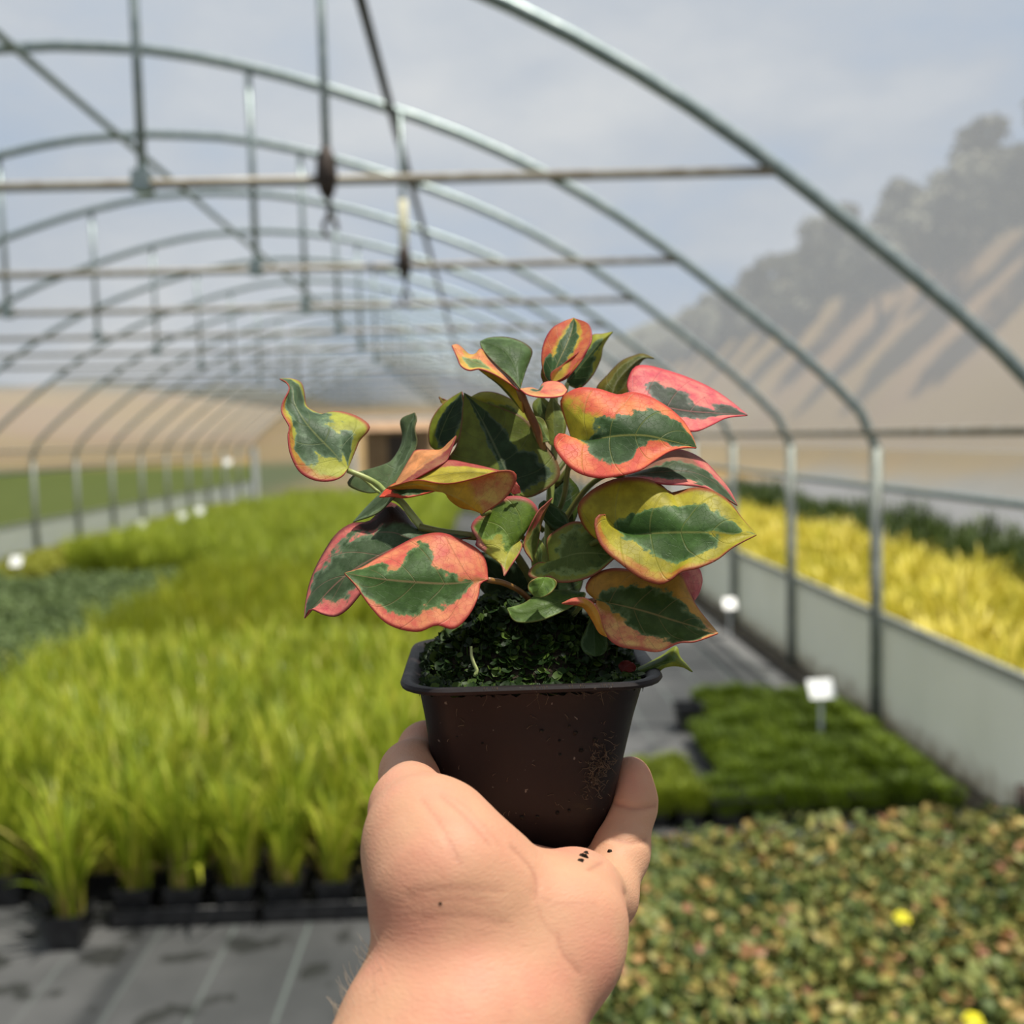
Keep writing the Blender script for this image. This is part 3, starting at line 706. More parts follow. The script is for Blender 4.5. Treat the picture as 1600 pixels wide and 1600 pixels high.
# ------------------------------------------------------------------ the leaves
def mat_leaf(i, base, green, pink, edge=(.22, .02, .03), back=None, gnoise=.55, dark=(.02, .05, .012)):
    m, t = newmat('variegated_leaf_%d' % i); b = N(t)
    z = b.attr('zone'); sep = b.node('ShaderNodeSeparateColor'); t.links.new(z.outputs['Color'], sep.inputs[0])
    g, p, bn = sep.outputs
    tv = b.attr('tv'); s2 = b.node('ShaderNodeSeparateXYZ'); t.links.new(tv.outputs['Vector'], s2.inputs[0])
    tt_, v = s2.outputs[0], s2.outputs[1]; av = b.math('ABSOLUTE', v)
    ob = b.obj()
    n1 = b.noise(260, 4, ob, .6); n2 = b.noise(90, 3, ob); n3 = b.noise(700, 3, ob)
    jag = b.math('MULTIPLY', b.math('SUBTRACT', n1, .5), gnoise)
    base = tuple(c * .82 for c in base); pink = tuple(c * .86 for c in pink); green = tuple(c * .66 for c in green)
    n6 = b.noise(160, 4, ob, .6)
    base_c = b.mix(b.smooth(n6, .3, .7), tuple(c * .70 for c in base), tuple(min(1, c * 1.15) for c in base))
    pc = b.mix(b.smooth(n6, .28, .72), (pink[0] * .86, pink[1] * .62, pink[2] * .72), (pink[0] * 1.08, pink[1] * 1.8, pink[2] * 1.2))
    pf = b.smooth(b.math('ADD', p, b.math('MULTIPLY', jag, .8)), .42, .62)
    c = b.mix(pf, base_c, pc)
    # green zone with a lighter feathered rim
    nL = b.noise(120, 2, ob); gq = b.math('ADD', b.math('ADD', g, jag), b.math('MULTIPLY', b.math('SUBTRACT', nL, .5), .45))
    gc = b.mix(b.smooth(gq, .50, .66), tuple(x * 1.9 + .045 for x in green), green)
    gc = b.mix(b.smooth(n6, .45, .75), gc, tuple(x * 1.55 + .006 for x in green))
    gc = b.mix(b.math('MULTIPLY', b.smooth(n1, .52, .66), .45), gc, dark)
    c = b.mix(b.smooth(gq, .46, .54), c, gc)
    # veins: midrib, arching side veins and a fine net
    mid = b.smooth(av, .035, .008)
    sv = b.math('ABSOLUTE', b.math('SUBTRACT', b.math('FRACT', b.math('MULTIPLY', b.math('SUBTRACT', tt_, b.math('MULTIPLY', av, .30)), 5.0)), .5))
    sv = b.smooth(sv, .035, .0)
    vo = b.node('ShaderNodeTexVoronoi', {'Scale': 420.0}, feature='DISTANCE_TO_EDGE'); t.links.new(ob, vo.inputs['Vector'])
    net = b.smooth(vo.outputs['Distance'], .035, .0)
    vein = b.math('MAXIMUM', b.math('MULTIPLY', mid, .55), b.math('MULTIPLY', sv, .32))
    c = b.mix(vein, c, tuple(min(1, .5 * x + .5 * y + .05) for x, y in zip(base, green)))
    c = b.mix(b.math('MULTIPLY', net, b.math('MULTIPLY', b.math('ADD', .12, b.math('MULTIPLY', pf, .30)), b.smooth(gq, .54, .46))), c, tuple(x * .35 for x in pink))
    # brown scorch and the thin red margin
    c = b.mix(b.smooth(b.math('ADD', bn, b.math('MULTIPLY', jag, .6)), .40, .60), c, (.035, .014, .008))
    c = b.mix(b.math('MULTIPLY', b.smooth(b.math('ADD', av, b.math('MULTIPLY', jag, .06)), .88, .985), .85), c, edge)
    if back:
        geo = b.node('ShaderNodeNewGeometry').outputs['Backfacing']
        # underside is paler and plainer
        c = b.mix(b.math('MULTIPLY', geo, .0), c, back)
    hgt = b.math('ADD', b.math('MULTIPLY', net, -.18), b.math('ADD', b.math('MULTIPLY', sv, -.8), b.math('MULTIPLY', n3, .3)))
    pr = b.principled(c, b.math('ADD', .38, b.math('MULTIPLY', n2, .2)), 0, .18, b.bump(hgt, .35, .0006))
    hs = b.node('ShaderNodeHueSaturation', {'Saturation': 1.15, 'Value': 1.1, 'Color': c})
    tr = b.node('ShaderNodeBsdfTranslucent', {'Color': hs.outputs[0]}).outputs[0]
    mx = b.node('ShaderNodeMixShader', {0: .26}); t.links.new(pr, mx.inputs[1]); t.links.new(tr, mx.inputs[2])
    b.out(mx.outputs[0]); return m

def field(T, Vv, blobs):
    f = np.zeros_like(T)
    for (t, v, rt, rv) in blobs:
        d = np.sqrt(((T - t) / rt) ** 2 + ((Vv - v) / rv) ** 2)
        f = np.maximum(f, np.clip(1 - .5 * d, 0, 1))
    return f

LEAFN = [0]
def leaf(L, Mid, R, D, dl=0., dr=0., bow=0., base=(.5, .5, .05), green=(.05, .11, .03), pink=(.75, .16, .14), gz=(), pz=(), bz=(), edge=(.24, .03, .035), label=None, wav=.05, ruf=2.0, gn=.55):
    """a leaf blade between two edges and its midrib, traced as (x, y) pixels; D = depth at base and tip in cm,
    dl / dr = how far (cm) each edge stands behind (+) or in front (-) of the midrib, bow = depth bow of the midrib"""
    NT, NV = 46, 30
    l, m, r = spline(L, NT), spline(Mid, NT), spline(R, NT)
    t = np.linspace(0, 1, NT); v = np.linspace(-1, 1, NV + 1)
    T, Vv = np.meshgrid(t, v, indexing='ij')
    s = np.abs(Vv)[..., None]
    e = np.where((Vv < 0)[..., None], l[:, None, :], r[:, None, :])
    px = m[:, None, :] * (1 - s) + e * s
    env = np.sin(math.pi * np.clip(T, 0, 1)) ** .6
    dep = D[0] + (D[1] - D[0]) * T + bow * np.sin(math.pi * T) + np.where(Vv < 0, dl, dr) * np.abs(Vv) ** 1.4 * env
    ph = LEAFN[0] * 1.7
    dep = dep + wav * np.abs(Vv) ** 2 * np.sin(T * 6.283 * ruf + np.sign(Vv) * 1.1 + ph) * env
    # quilting between the side veins
    dep = dep + .012 * np.cos((T - .3 * np.abs(Vv)) * 5 * 6.283) * env * np.abs(Vv) * (1 - np.abs(Vv))
    dep = dep * .01
    pts = np.stack([(px[..., 0] - 800) / F * dep, (800 - px[..., 1]) / F * dep, -dep], -1) @ RCAM.T + EYE
    Vt = pts.reshape(-1, 3); k = NV + 1; Fc = []
    for i in range(NT - 1):
        for j in range(NV):
            Fc.append((i * k + j, i * k + j + 1, (i + 1) * k + j + 1, (i + 1) * k + j))
    zone = np.stack([field(T, Vv, gz), field(T, Vv, pz), field(T, Vv, bz), np.ones_like(T)], -1).reshape(-1, 4)
    tv = np.stack([T, Vv, 0 * T, 0 * T + 1], -1).reshape(-1, 4)
    LEAFN[0] += 1
    me = mesh('leaf', Vt, Fc, mat_leaf(LEAFN[0], base, green, pink, edge, gnoise=gn), True, None, {'zone': zone, 'tv': tv})
    o = obj('leaf', me, plant, world=True)
    sd = o.modifiers.new('thickness', 'SOLIDIFY'); sd.thickness = .00045; sd.offset = 0
    if label: o['label'] = label
    return o

YG = (.40, .42, .045); YEL = (.55, .47, .05); PINK = (.80, .15, .16); RED = (.80, .10, .10); SAL = (.85, .27, .16); ORG = (.62, .28, .05)
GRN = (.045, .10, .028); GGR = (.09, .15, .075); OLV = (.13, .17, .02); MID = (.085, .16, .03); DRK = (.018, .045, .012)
MRN = (.20, .03, .03)

# far behind first
leaf([(885, 600), (890, 580), (905, 555), (920, 532), (927, 523), (940, 522), (957, 519)], [(885, 600), (905, 575), (925, 550), (940, 533), (957, 519)], [(885, 600), (905, 607), (925, 588), (938, 562), (942, 542), (950, 528), (957, 519)], (39.6, 40.4), .3, .5, 0, YG, GRN, PINK, [(.25, .2, .4, .7), (.55, -.1, .3, .4)])
leaf([(955, 620), (932, 608), (950, 585), (970, 565), (990, 556), (1005, 553), (1022, 560)], [(955, 620), (965, 595), (985, 573), (1003, 560), (1022, 560)], [(955, 620), (978, 617), (988, 592), (997, 572), (1008, 560), (1022, 560)], (39.4, 40.6), .4, .5, 0, (.17, .14, .02), (.10, .11, .015), ORG, [(.4, 0, .5, .6)], edge=(.10, .04, .03))
leaf([(682, 704), (672, 695), (670, 675), (675, 655), (688, 636), (705, 622), (722, 612)], [(682, 704), (688, 680), (698, 655), (710, 632), (722, 612)], [(682, 704), (705, 700), (720, 680), (724, 655), (725, 632), (722, 612)], (38.6, 39.0), .3, -.4, 0, (.22, .26, .02), DRK, PINK, [(.5, .25, .55, .65)])
leaf([(825, 665), (822, 648), (815, 638), (800, 625), (775, 614), (752, 613), (735, 621)], [(825, 665), (805, 648), (785, 638), (760, 628), (735, 621)], [(825, 665), (800, 662), (775, 655), (750, 640), (735, 621)], (38.6, 38.9), .5, -.2, 0, (.36, .36, .03), OLV, ORG, [(.3, .2, .4, .6)])
leaf([(703, 640), (690, 630), (686, 620)], [(703, 640), (694, 629), (686, 620)], [(703, 640), (702, 628), (686, 620)], (39.3, 39.6), 0, 0, 0, (.35, .26, .05), MID, ORG)
# upper leaf with a pointed bud shape
leaf([(861, 600), (850, 585), (846, 560), (850, 535), (862, 514), (880, 503), (897, 497)], [(861, 600), (870, 572), (884, 542), (894, 516), (897, 497)], [(861, 600), (882, 590), (902, 572), (916, 550), (925, 530), (920, 507), (897, 497)], (38.2, 39.9), .5, -.3, -.3, (.60, .42, .05), GRN, (.62, .13, .07), [(.55, .02, .6, .38), (.2, -.55, .2, .3)], [(.7, -.85, .5, .45), (.7, .9, .5, .4)], edge=(.34, .03, .05))
leaf([(862, 600), (861, 583), (878, 570), (900, 553), (922, 533)], [(862, 600), (875, 584), (897, 564), (922, 533)], [(862, 600), (884, 592), (902, 572), (915, 553), (922, 533)], (38.2, 38.8), -.1, -.3, 0, (.50, .22, .03), OLV, (.55, .12, .06), (), [(.7, -.8, .6, .5)], edge=(.40, .05, .05))
leaf([(862, 605), (850, 600), (845, 585), (848, 572), (852, 560)], [(862, 605), (856, 590), (852, 575), (852, 560)], [(862, 605), (864, 590), (860, 575), (852, 560)], (39.0, 39.4), 0, 0, 0, (.36, .26, .04), OLV, (.5, .12, .06), edge=(.34, .03, .05))
# pink leaf pointing away
leaf([(990, 622), (980, 605), (983, 588), (992, 574), (1008, 571), (1035, 577), (1072, 589), (1110, 606), (1140, 626), (1168, 649)], [(990, 622), (1030, 634), (1068, 642), (1115, 646), (1168, 649)], [(990, 622), (1020, 645), (1055, 667), (1085, 674), (1110, 665), (1135, 653), (1168, 649)], (37.6, 38.6), 1.7, -1.0, -.2, (.84, .20, .21), (.085, .10, .075), (.80, .17, .20), [(.55, .08, .5, .30), (.36, -.25, .16, .35), (.9, -.05, .25, .5)], [(.4, -.6, .6, .5), (.4, .7, .6, .5)], edge=(.55, .05, .07), label='pink leaf with a grey green streak along its midrib')
# curled top leaf, in four lobes
leaf([(812, 608), (797, 590), (777, 573), (761, 556), (752, 543), (750, 534)], [(812, 608), (805, 575), (790, 550), (770, 539), (750, 534)], [(812, 608), (821, 580), (828, 562), (831, 547), (815, 534), (790, 527), (765, 528), (750, 534)], (37.2, 38.9), -.3, .8, .2, (.12, .18, .04), (.07, .13, .035), ORG, [(.5, 0, .7, 1.1)], [(.0, 0, .12, 1.0)], edge=(.10, .06, .03))
leaf([(812, 612), (796, 591), (776, 574), (761, 557), (751, 545), (743, 553), (732, 553), (716, 539), (706, 540)], [(812, 612), (790, 594), (765, 575), (738, 565), (718, 552), (706, 540)], [(812, 612), (797, 600), (772, 585), (750, 577), (733, 579), (720, 572), (714, 558), (706, 540)], (37.4, 38.2), .9, -.6, -.2, (.74, .46, .09), (.20, .27, .09), (.72, .22, .12), [(.62, .25, .18, .45)], [(.25, -.5, .5, .6), (.95, 0, .14, 1)], edge=(.45, .06, .09))
leaf([(818, 645), (813, 618), (797, 600), (772, 585), (748, 577)], [(818, 645), (803, 618), (782, 598), (748, 577)], [(818, 645), (800, 624), (780, 602), (762, 588), (748, 577)], (37.6, 37.9), -.25, .2, 0, (.56, .40, .03), OLV, ORG, [(.45, .9, .6, .5)], edge=(.40, .16, .04))
leaf([(812, 608), (830, 606), (842, 609), (849, 599), (864, 596), (878, 600), (886, 610)], [(812, 608), (832, 613), (855, 612), (872, 610), (886, 610)], [(812, 608), (825, 617), (845, 621), (865, 621), (880, 618), (886, 610)], (37.3, 36.9), .8, -.5, -.2, (.85, .42, .17), GGR, (.80, .20, .16), [(.35, -.5, .15, .35)], [(.75, -.2, .35, .9)], edge=(.55, .06, .10))
# far-reaching leaf on its long stalk
leaf([(543, 733), (556, 702), (562, 688), (578, 668), (562, 653), (540, 645), (520, 643), (505, 647), (480, 636), (475, 612), (470, 598), (455, 592), (437, 592)], [(543, 733), (520, 706), (496, 682), (475, 657), (460, 630), (456, 606), (437, 592)], [(543, 733), (534, 745), (515, 752), (490, 750), (467, 736), (453, 707), (450, 680), (452, 667), (440, 645), (442, 628), (452, 608), (447, 597), (437, 592)], (37.0, 38.6), 1.3, -.9, -.4, (.43, .44, .07), GGR, (.50, .20, .05), [(.72, -.1, .40, .75), (.38, 0, .35, .38), (.18, -.5, .16, .22), (.40, .5, .14, .26)], [(.55, .95, .5, .22)], edge=(.36, .04, .06), label='yellow green leaf with a curled grey green tip')
# grey green curled pair
leaf([(600, 768), (572, 770), (543, 757), (560, 738), (590, 735), (610, 722), (625, 700), (629, 680), (626, 656), (648, 645)], [(600, 768), (614, 738), (632, 702), (638, 672), (648, 645)], [(600, 768), (614, 758), (634, 735), (648, 706), (652, 690), (648, 670), (651, 655), (648, 645)], (37.6, 38.6), .2, -.4, .2, (.13, .19, .085), (.10, .15, .07), PINK, [(.6, .2, .4, .4)], edge=(.12, .12, .05))
leaf([(640, 745), (605, 763), (575, 790), (552, 816)], [(640, 750), (608, 770), (580, 795), (552, 816)], [(640, 757), (614, 780), (590, 802), (552, 816)], (36.7, 37.0), .4, -.2, 0, (.13, .18, .08), (.10, .15, .07), PINK, [(.5, 0, .6, .8)], edge=(.10, .12, .05))
# large green middle leaf
leaf([(806, 770), (760, 768), (712, 745), (700, 720), (712, 698), (719, 672), (722, 645), (725, 614)], [(806, 770), (787, 728), (765, 680), (742, 637), (725, 614)], [(806, 770), (828, 777), (860, 761), (875, 742), (868, 716), (846, 688), (822, 656), (790, 640), (748, 626), (725, 614)], (36.8, 38.2), -.2, .2, .5, (.15, .19, .03), (.022, .05, .015), ORG, [(.50, .14, .65, .26), (.22, .35, .22, .45)], [(.1, -.8, .15, .3)], edge=(.16, .07, .04), label='large olive green leaf with a dark middle streak')
# dark leaves in the heart of the plant
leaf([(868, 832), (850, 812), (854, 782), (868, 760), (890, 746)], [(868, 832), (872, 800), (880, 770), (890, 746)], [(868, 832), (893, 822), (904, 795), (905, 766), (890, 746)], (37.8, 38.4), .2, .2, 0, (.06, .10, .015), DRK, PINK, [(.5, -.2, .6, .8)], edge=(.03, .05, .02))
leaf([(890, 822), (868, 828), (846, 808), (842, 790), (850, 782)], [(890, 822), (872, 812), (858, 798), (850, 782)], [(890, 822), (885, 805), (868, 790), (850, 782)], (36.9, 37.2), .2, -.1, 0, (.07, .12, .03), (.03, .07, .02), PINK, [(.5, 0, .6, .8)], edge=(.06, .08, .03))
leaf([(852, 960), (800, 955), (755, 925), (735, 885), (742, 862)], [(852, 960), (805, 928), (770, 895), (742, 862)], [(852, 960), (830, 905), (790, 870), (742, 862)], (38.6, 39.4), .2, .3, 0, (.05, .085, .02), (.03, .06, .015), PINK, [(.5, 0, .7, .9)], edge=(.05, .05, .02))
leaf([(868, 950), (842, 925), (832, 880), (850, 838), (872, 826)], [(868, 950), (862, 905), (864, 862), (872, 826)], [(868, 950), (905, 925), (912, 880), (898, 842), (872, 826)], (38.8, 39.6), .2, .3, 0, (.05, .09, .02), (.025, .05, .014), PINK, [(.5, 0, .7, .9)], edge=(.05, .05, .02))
# lower pink and grey green leaf on the far side of the pot
leaf([(972, 746), (1010, 728), (1030, 711), (1050, 702), (1075, 706), (1100, 720), (1120, 741), (1140, 766), (1152, 790)], [(972, 746), (1030, 738), (1080, 738), (1120, 757), (1152, 790)], [(972, 746), (1010, 752), (1040, 757), (1070, 758), (1100, 762), (1125, 774), (1152, 790)], (36.6, 36.9), 1.3, -.9, -.3, (.36, .17, .11), (.075, .115, .055), (.72, .17, .18), [(.5, .08, .55, .55), (.85, .3, .3, .7)], [(.3, .9, .6, .42), (.8, -.7, .25, .4)], edge=(.34, .05, .06))
leaf([(1060, 884), (1066, 900), (1075, 918), (1085, 938)], [(1060, 884), (1076, 895), (1084, 915), (1085, 938)], [(1060, 884), (1088, 884), (1097, 904), (1093, 925), (1085, 938)], (37.2, 37.6), 0, .2, 0, (.72, .24, .26), GGR, (.74, .22, .25), (), [(.5, 0, 1, 1)], edge=(.55, .12, .15))
# pink and green leaf in full light
leaf([(897, 698), (889, 672), (878, 640), (876, 626), (885, 615), (906, 606), (935, 608), (965, 617), (985, 613), (1010, 618), (1040, 634), (1066, 656), (1081, 680), (1088, 700)], [(897, 698), (930, 688), (970, 681), (1010, 681), (1050, 690), (1088, 700)], [(897, 698), (888, 692), (880, 678), (870, 679), (865, 692), (871, 707), (886, 726), (906, 740), (936, 747), (970, 743), (1000, 735), (1020, 722), (1045, 706), (1068, 700), (1088, 700)], (36.2, 35.6), 1.2, -.7, -.5, (.56, .50, .04), (.05, .105, .03), (.84, .16, .09), [(.62, -.18, .36, .30), (.80, -.40, .26, .34), (.30, .12, .30, .26), (.40, .32, .13, .30), (.52, .5, .07, .22), (.95, -.2, .16, .6)], [(.48, -.80, .22, .62), (.62, .75, .45, .55), (.22, .85, .18, .6), (.72, .35, .16, .34), (.75, -.95, .25, .4)], edge=(.50, .06, .05), label='heart-shaped leaf in coral pink, yellow and dark green')
# curled orange leaf on the other side
leaf([(612, 766), (628, 738), (643, 712), (650, 704), (670, 703), (688, 703), (701, 692), (713, 681)], [(612, 766), (645, 738), (676, 715), (700, 700), (713, 681)], [(612, 766), (650, 748), (682, 730), (698, 720), (704, 706), (713, 681)], (36.2, 37.3), 1.0, -.3, 0, (.80, .34, .13), MID, (.34, .09, .07), (), [(.55, .8, .7, .6)], edge=(.30, .04, .05))  # upright fold: sunlit orange on one half, darker mauve on the other, painted in
leaf([(800, 742), (770, 733), (735, 725), (697, 720), (660, 739), (630, 753), (608, 761)], [(800, 742), (765, 740), (730, 738), (690, 742), (650, 750), (608, 761)], [(800, 742), (770, 748), (740, 754), (700, 757), (660, 752), (630, 758), (608, 761)], (36.1, 36.4), .5, -.2, .1, (.50, .42, .05), MID, (.46, .08, .08), (), [(.45, -.95, .8, .42)], edge=(.32, .04, .05))
leaf([(754, 803), (790, 778), (806, 752), (806, 740), (796, 735), (775, 737), (740, 748), (710, 755), (685, 755), (650, 750), (604, 763)], [(754, 803), (722, 782), (690, 768), (655, 757), (604, 763)], [(754, 803), (740, 797), (720, 793), (703, 781), (695, 770), (680, 767), (650, 763), (625, 764), (604, 763)], (35.4, 36.2), -.5, .4, -.3, (.60, .37, .035), OLV, (.60, .27, .10), (), [(.2, -.7, .25, .5)], edge=(.34, .05, .04), label='curled orange leaf showing its underside')
leaf([(690, 764), (650, 756), (625, 753), (606, 762), (593, 777)], [(690, 764), (655, 764), (625, 766), (593, 777)], [(690, 764), (660, 773), (632, 778), (612, 776), (593, 777)], (36.5, 36.3), .3, -.2, 0, (.75, .12, .06), (.05, .10, .02), (.80, .10, .06), [(.35, 0, .42, .9)], [(.9, 0, .3, 1)], edge=(.42, .06, .03))
leaf([(800, 742), (806, 752), (812, 762), (813, 770)], [(800, 742), (802, 755), (806, 764), (813, 770)], [(800, 742), (797, 760), (801, 772), (813, 770)], (35.9, 36.2), 0, 0, 0, (.55, .16, .12), MID, PINK, (), [(.5, 0, 1, 1)], edge=(.4, .06, .06))
# the broad low leaf with the scorched shoulder
leaf([(742, 838), (700, 830), (658, 826), (642, 815), (630, 798), (610, 785), (592, 800), (576, 815), (550, 818), (525, 835), (502, 870), (486, 905), (478, 940), (476, 966)], [(742, 838), (690, 836), (640, 848), (585, 872), (530, 908), (476, 966)], [(742, 838), (690, 850), (650, 866), (612, 885), (585, 902), (568, 922), (545, 950), (525, 963), (505, 960), (485, 952), (476, 966)], (36.9, 35.6), 1.5, -.8, -.2, (.70, .18, .16), (.075, .12, .055), (.66, .14, .15), [(.45, .0, .5, .70), (.80, -.28, .28, .55), (.1, .0, .2, 1.2)], [(.62, -.92, .16, .4), (.9, .7, .2, .7), (.34, -.4, .08, .3)], [(.36, -.88, .11, .36), (.47, -.9, .08, .22)], edge=(.14, .03, .03), label='broad pink edged leaf with a brown scorched shoulder')
# front leaf hanging over the rim
leaf([(762, 906), (760, 882), (750, 862), (725, 846), (690, 833), (655, 838), (625, 852), (590, 872), (565, 887), (538, 896)], [(762, 906), (700, 912), (640, 909), (590, 904), (538, 896)], [(762, 906), (750, 912), (748, 930), (737, 955), (721, 975), (706, 983), (682, 977), (655, 987), (625, 983), (600, 971), (577, 946), (556, 916), (538, 896)], (35.0, 34.2), 1.3, -.6, -.5, (.52, .22, .08), (.06, .125, .028), (.74, .17, .12), [(.66, .25, .34, .46), (.50, -.05, .32, .28), (.90, 0, .22, .8), (.52, -.42, .10, .38), (.3, .12, .2, .3)], [(.3, -.7, .5, .6), (.28, .8, .36, .7), (.62, -.75, .3, .4), (.55, .95, .3, .3)], edge=(.34, .04, .04), label='green leaf with salmon pink margins hanging over the rim')
# small cupped leaf in the middle
leaf([(812, 844), (830, 818), (841, 800), (828, 781), (802, 775), (775, 783), (757, 801), (742, 812), (736, 826), (746, 842), (743, 852), (768, 861), (782, 878), (788, 900)], [(812, 844), (798, 856), (791, 874), (788, 900)], [(812, 844), (816, 852), (812, 864), (804, 876), (796, 888), (788, 900)], (36.0, 34.9), .9, -.2, 0, (.43, .41, .06), (.12, .20, .02), (.66, .20, .18), [(.28, -.75, .26, .75), (.56, -.8, .10, .35)], [(.72, -.95, .12, .3), (.95, 0, .12, 1)], edge=(.42, .07, .10), label='small cupped leaf with a drooping tip')
leaf([(832, 878), (818, 850), (838, 803), (852, 788), (863, 778)], [(832, 878), (830, 845), (844, 808), (863, 778)], [(832, 878), (840, 850), (845, 822), (852, 800), (863, 778)], (35.8, 36.4), -.2, .3, 0, (.30, .22, .05), (.14, .18, .03), (.46, .12, .08), [(.25, .3, .3, .8)], [(.75, -.3, .3, .6)], edge=(.30, .06, .06))
# pale green leaf beneath
leaf([(860, 882), (856, 862), (855, 842), (870, 828), (897, 815), (925, 822), (945, 842), (965, 868)], [(860, 882), (890, 868), (920, 864), (965, 868)], [(860, 882), (842, 879), (829, 888), (826, 900), (842, 905), (856, 902), (872, 910), (902, 908), (932, 896), (965, 868)], (36.3, 36.3), .6, -.6, 0, (.30, .35, .06), (.13, .19, .04), PINK, [(.6, 0, .45, .8), (.3, .3, .2, .5)], edge=(.30, .08, .06))
leaf([(852, 902), (838, 903), (826, 912), (826, 922), (834, 931)], [(852, 902), (848, 912), (842, 922), (834, 931)], [(852, 902), (866, 905), (870, 913), (862, 925), (848, 933), (834, 931)], (35.3, 35.0), -.1, -.1, -.2, (.16, .26, .04), (.14, .24, .04), PINK, [(.5, 0, .8, 1)], edge=(.28, .20, .06))
leaf([(912, 926), (875, 922), (842, 928), (818, 943), (792, 951)], [(912, 926), (880, 938), (842, 952), (815, 958), (792, 951)], [(912, 930), (898, 945), (870, 960), (842, 970), (815, 973), (801, 968), (792, 951)], (36.2, 35.4), .5, -.3, -.2, (.14, .22, .04), (.11, .19, .035), PINK, [(.5, 0, .8, 1.2)], edge=(.16, .18, .05), label='plain green lower leaf')
# low orange and green leaf
leaf([(932, 938), (915, 920), (928, 898), (960, 888), (1005, 893), (1045, 893), (1064, 896), (1075, 920), (1090, 950), (1122, 990)], [(932, 938), (970, 946), (1010, 956), (1060, 972), (1122, 990)], [(932, 938), (930, 952), (936, 968), (946, 992), (966, 1009), (1000, 1015), (1030, 1018), (1060, 1005), (1086, 1003), (1122, 990)], (35.6, 34.6), 1.1, -.7, -.3, (.56, .30, .05), (.06, .10, .02), (.78, .32, .16), [(.45, -.15, .55, .48), (.8, .5, .18, .5), (.6, .3, .3, .3)], [(.45, .85, .5, .5), (.95, .2, .15, .7)], edge=(.36, .06, .05), label='orange and dark green pointed leaf low over the rim')
leaf([(878, 943), (896, 935), (916, 935), (933, 950), (941, 978), (948, 995)], [(878, 943), (900, 940), (918, 945), (931, 962), (940, 982), (948, 995)], [(878, 943), (903, 946), (914, 952), (926, 970), (936, 988), (948, 995)], (35.2, 34.4), .15, .2, -.2, (.62, .30, .04), OLV, (.74, .18, .14), (), [(.15, 0, .2, 1), (.5, -1, .6, .3)], edge=(.50, .08, .06))
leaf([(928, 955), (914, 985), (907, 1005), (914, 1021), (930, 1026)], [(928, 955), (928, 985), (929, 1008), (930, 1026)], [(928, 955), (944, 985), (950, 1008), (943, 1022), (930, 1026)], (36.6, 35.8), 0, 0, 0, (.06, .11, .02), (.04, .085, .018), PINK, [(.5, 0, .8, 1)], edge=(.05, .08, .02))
leaf([(972, 1054), (1005, 1040), (1035, 1024), (1056, 1010), (1062, 1026), (1072, 1038), (1082, 1050)], [(972, 1054), (1010, 1045), (1045, 1034), (1068, 1040), (1082, 1050)], [(972, 1056), (1008, 1056), (1020, 1058), (1038, 1044), (1060, 1041), (1082, 1050)], (36.4, 36.0), .5, 0, 0, (.28, .34, .04), (.10, .17, .03), (.5, .06, .04), [(.35, -.2, .4, .6)], edge=(.20, .26, .05))
leaf([(972, 1050), (966, 1040), (976, 1032), (990, 1036)], [(972, 1050), (976, 1043), (983, 1038), (990, 1036)], [(972, 1050), (988, 1050), (994, 1043), (990, 1036)], (36.2, 36.3), 0, 0, 0, (.16, .02, .015), (.12, .02, .012), (.2, .02, .015), edge=(.12, .015, .01))
# big leaf in front, yellow margin
leaf([(946, 843), (930, 841), (912, 822), (903, 800), (906, 784), (926, 765), (956, 750), (985, 746), (1015, 750), (1036, 760), (1048, 770), (1066, 766), (1090, 762), (1116, 768), (1140, 785), (1160, 811), (1182, 836)], [(946, 843), (985, 838), (1040, 833), (1095, 832), (1182, 836)], [(946, 843), (942, 822), (948, 806), (938, 803), (929, 814), (933, 840), (946, 861), (970, 881), (1000, 903), (1030, 913), (1050, 905), (1065, 893), (1090, 888), (1120, 875), (1146, 855), (1182, 836)], (35.6, 34.4), 1.3, -.8, -.5, (.44, .385, .03), (.055, .125, .022), (.50, .22, .04), [(.52, -.20, .44, .24), (.66, -.30, .22, .30), (.48, .22, .36, .30), (.82, -.14, .10, .16), (.62, .36, .16, .32)], [(.45, .95, .4, .16)], edge=(.26, .045, .035), label='large leaf with a broad yellow margin and dark green middle')

# stems and stalks
def mat_stem(name, c1, c2):
    m, t = newmat(name); b = N(t); n = b.noise(120, 3, b.obj())
    b.out(b.principled(b.mix(b.smooth(n, .35, .65), c1, c2), .4, 0, .4)); return m
M['stem_green'] = mat_stem('pale_green_stem', (.22, .28, .07), (.32, .36, .12)); M['stem_red'] = mat_stem('red_brown_stem', (.16, .06, .025), (.24, .12, .03)); M['stem_dark'] = mat_stem('olive_stem', (.09, .11, .025), (.14, .13, .03))
def stem(pts, r0, r1, mat):
    n = 18; q = spline([tuple(p) for p in pts], n)
    W_ = [P(x, y, d * .01) for x, y, d in q]
    obj('stem', mesh('stem', *tube_geo(W_, np.linspace(r0, r1, n) * .001, 8), mat), plant, world=True)
stem([(850, 985, 38.4), (852, 930, 38.3), (856, 880, 38.2), (858, 820, 38.2), (862, 740, 38.4), (868, 680, 38.5), (866, 610, 38.7)], 2.0, 1.2, M['stem_green'])
stem([(848, 985, 38.0), (838, 920, 37.6), (834, 870, 36.8), (816, 848, 36.1)], 1.8, 1.1, M['stem_green'])
stem([(858, 740, 38.3), (848, 700, 38.2), (836, 665, 38.0), (822, 636, 37.7), (812, 608, 37.5)], 1.6, 1.5, M['stem_red'])
stem([(866, 690, 38.5), (876, 650, 38.8), (882, 620, 39.2), (886, 600, 39.6)], 1.1, .9, M['stem_green'])
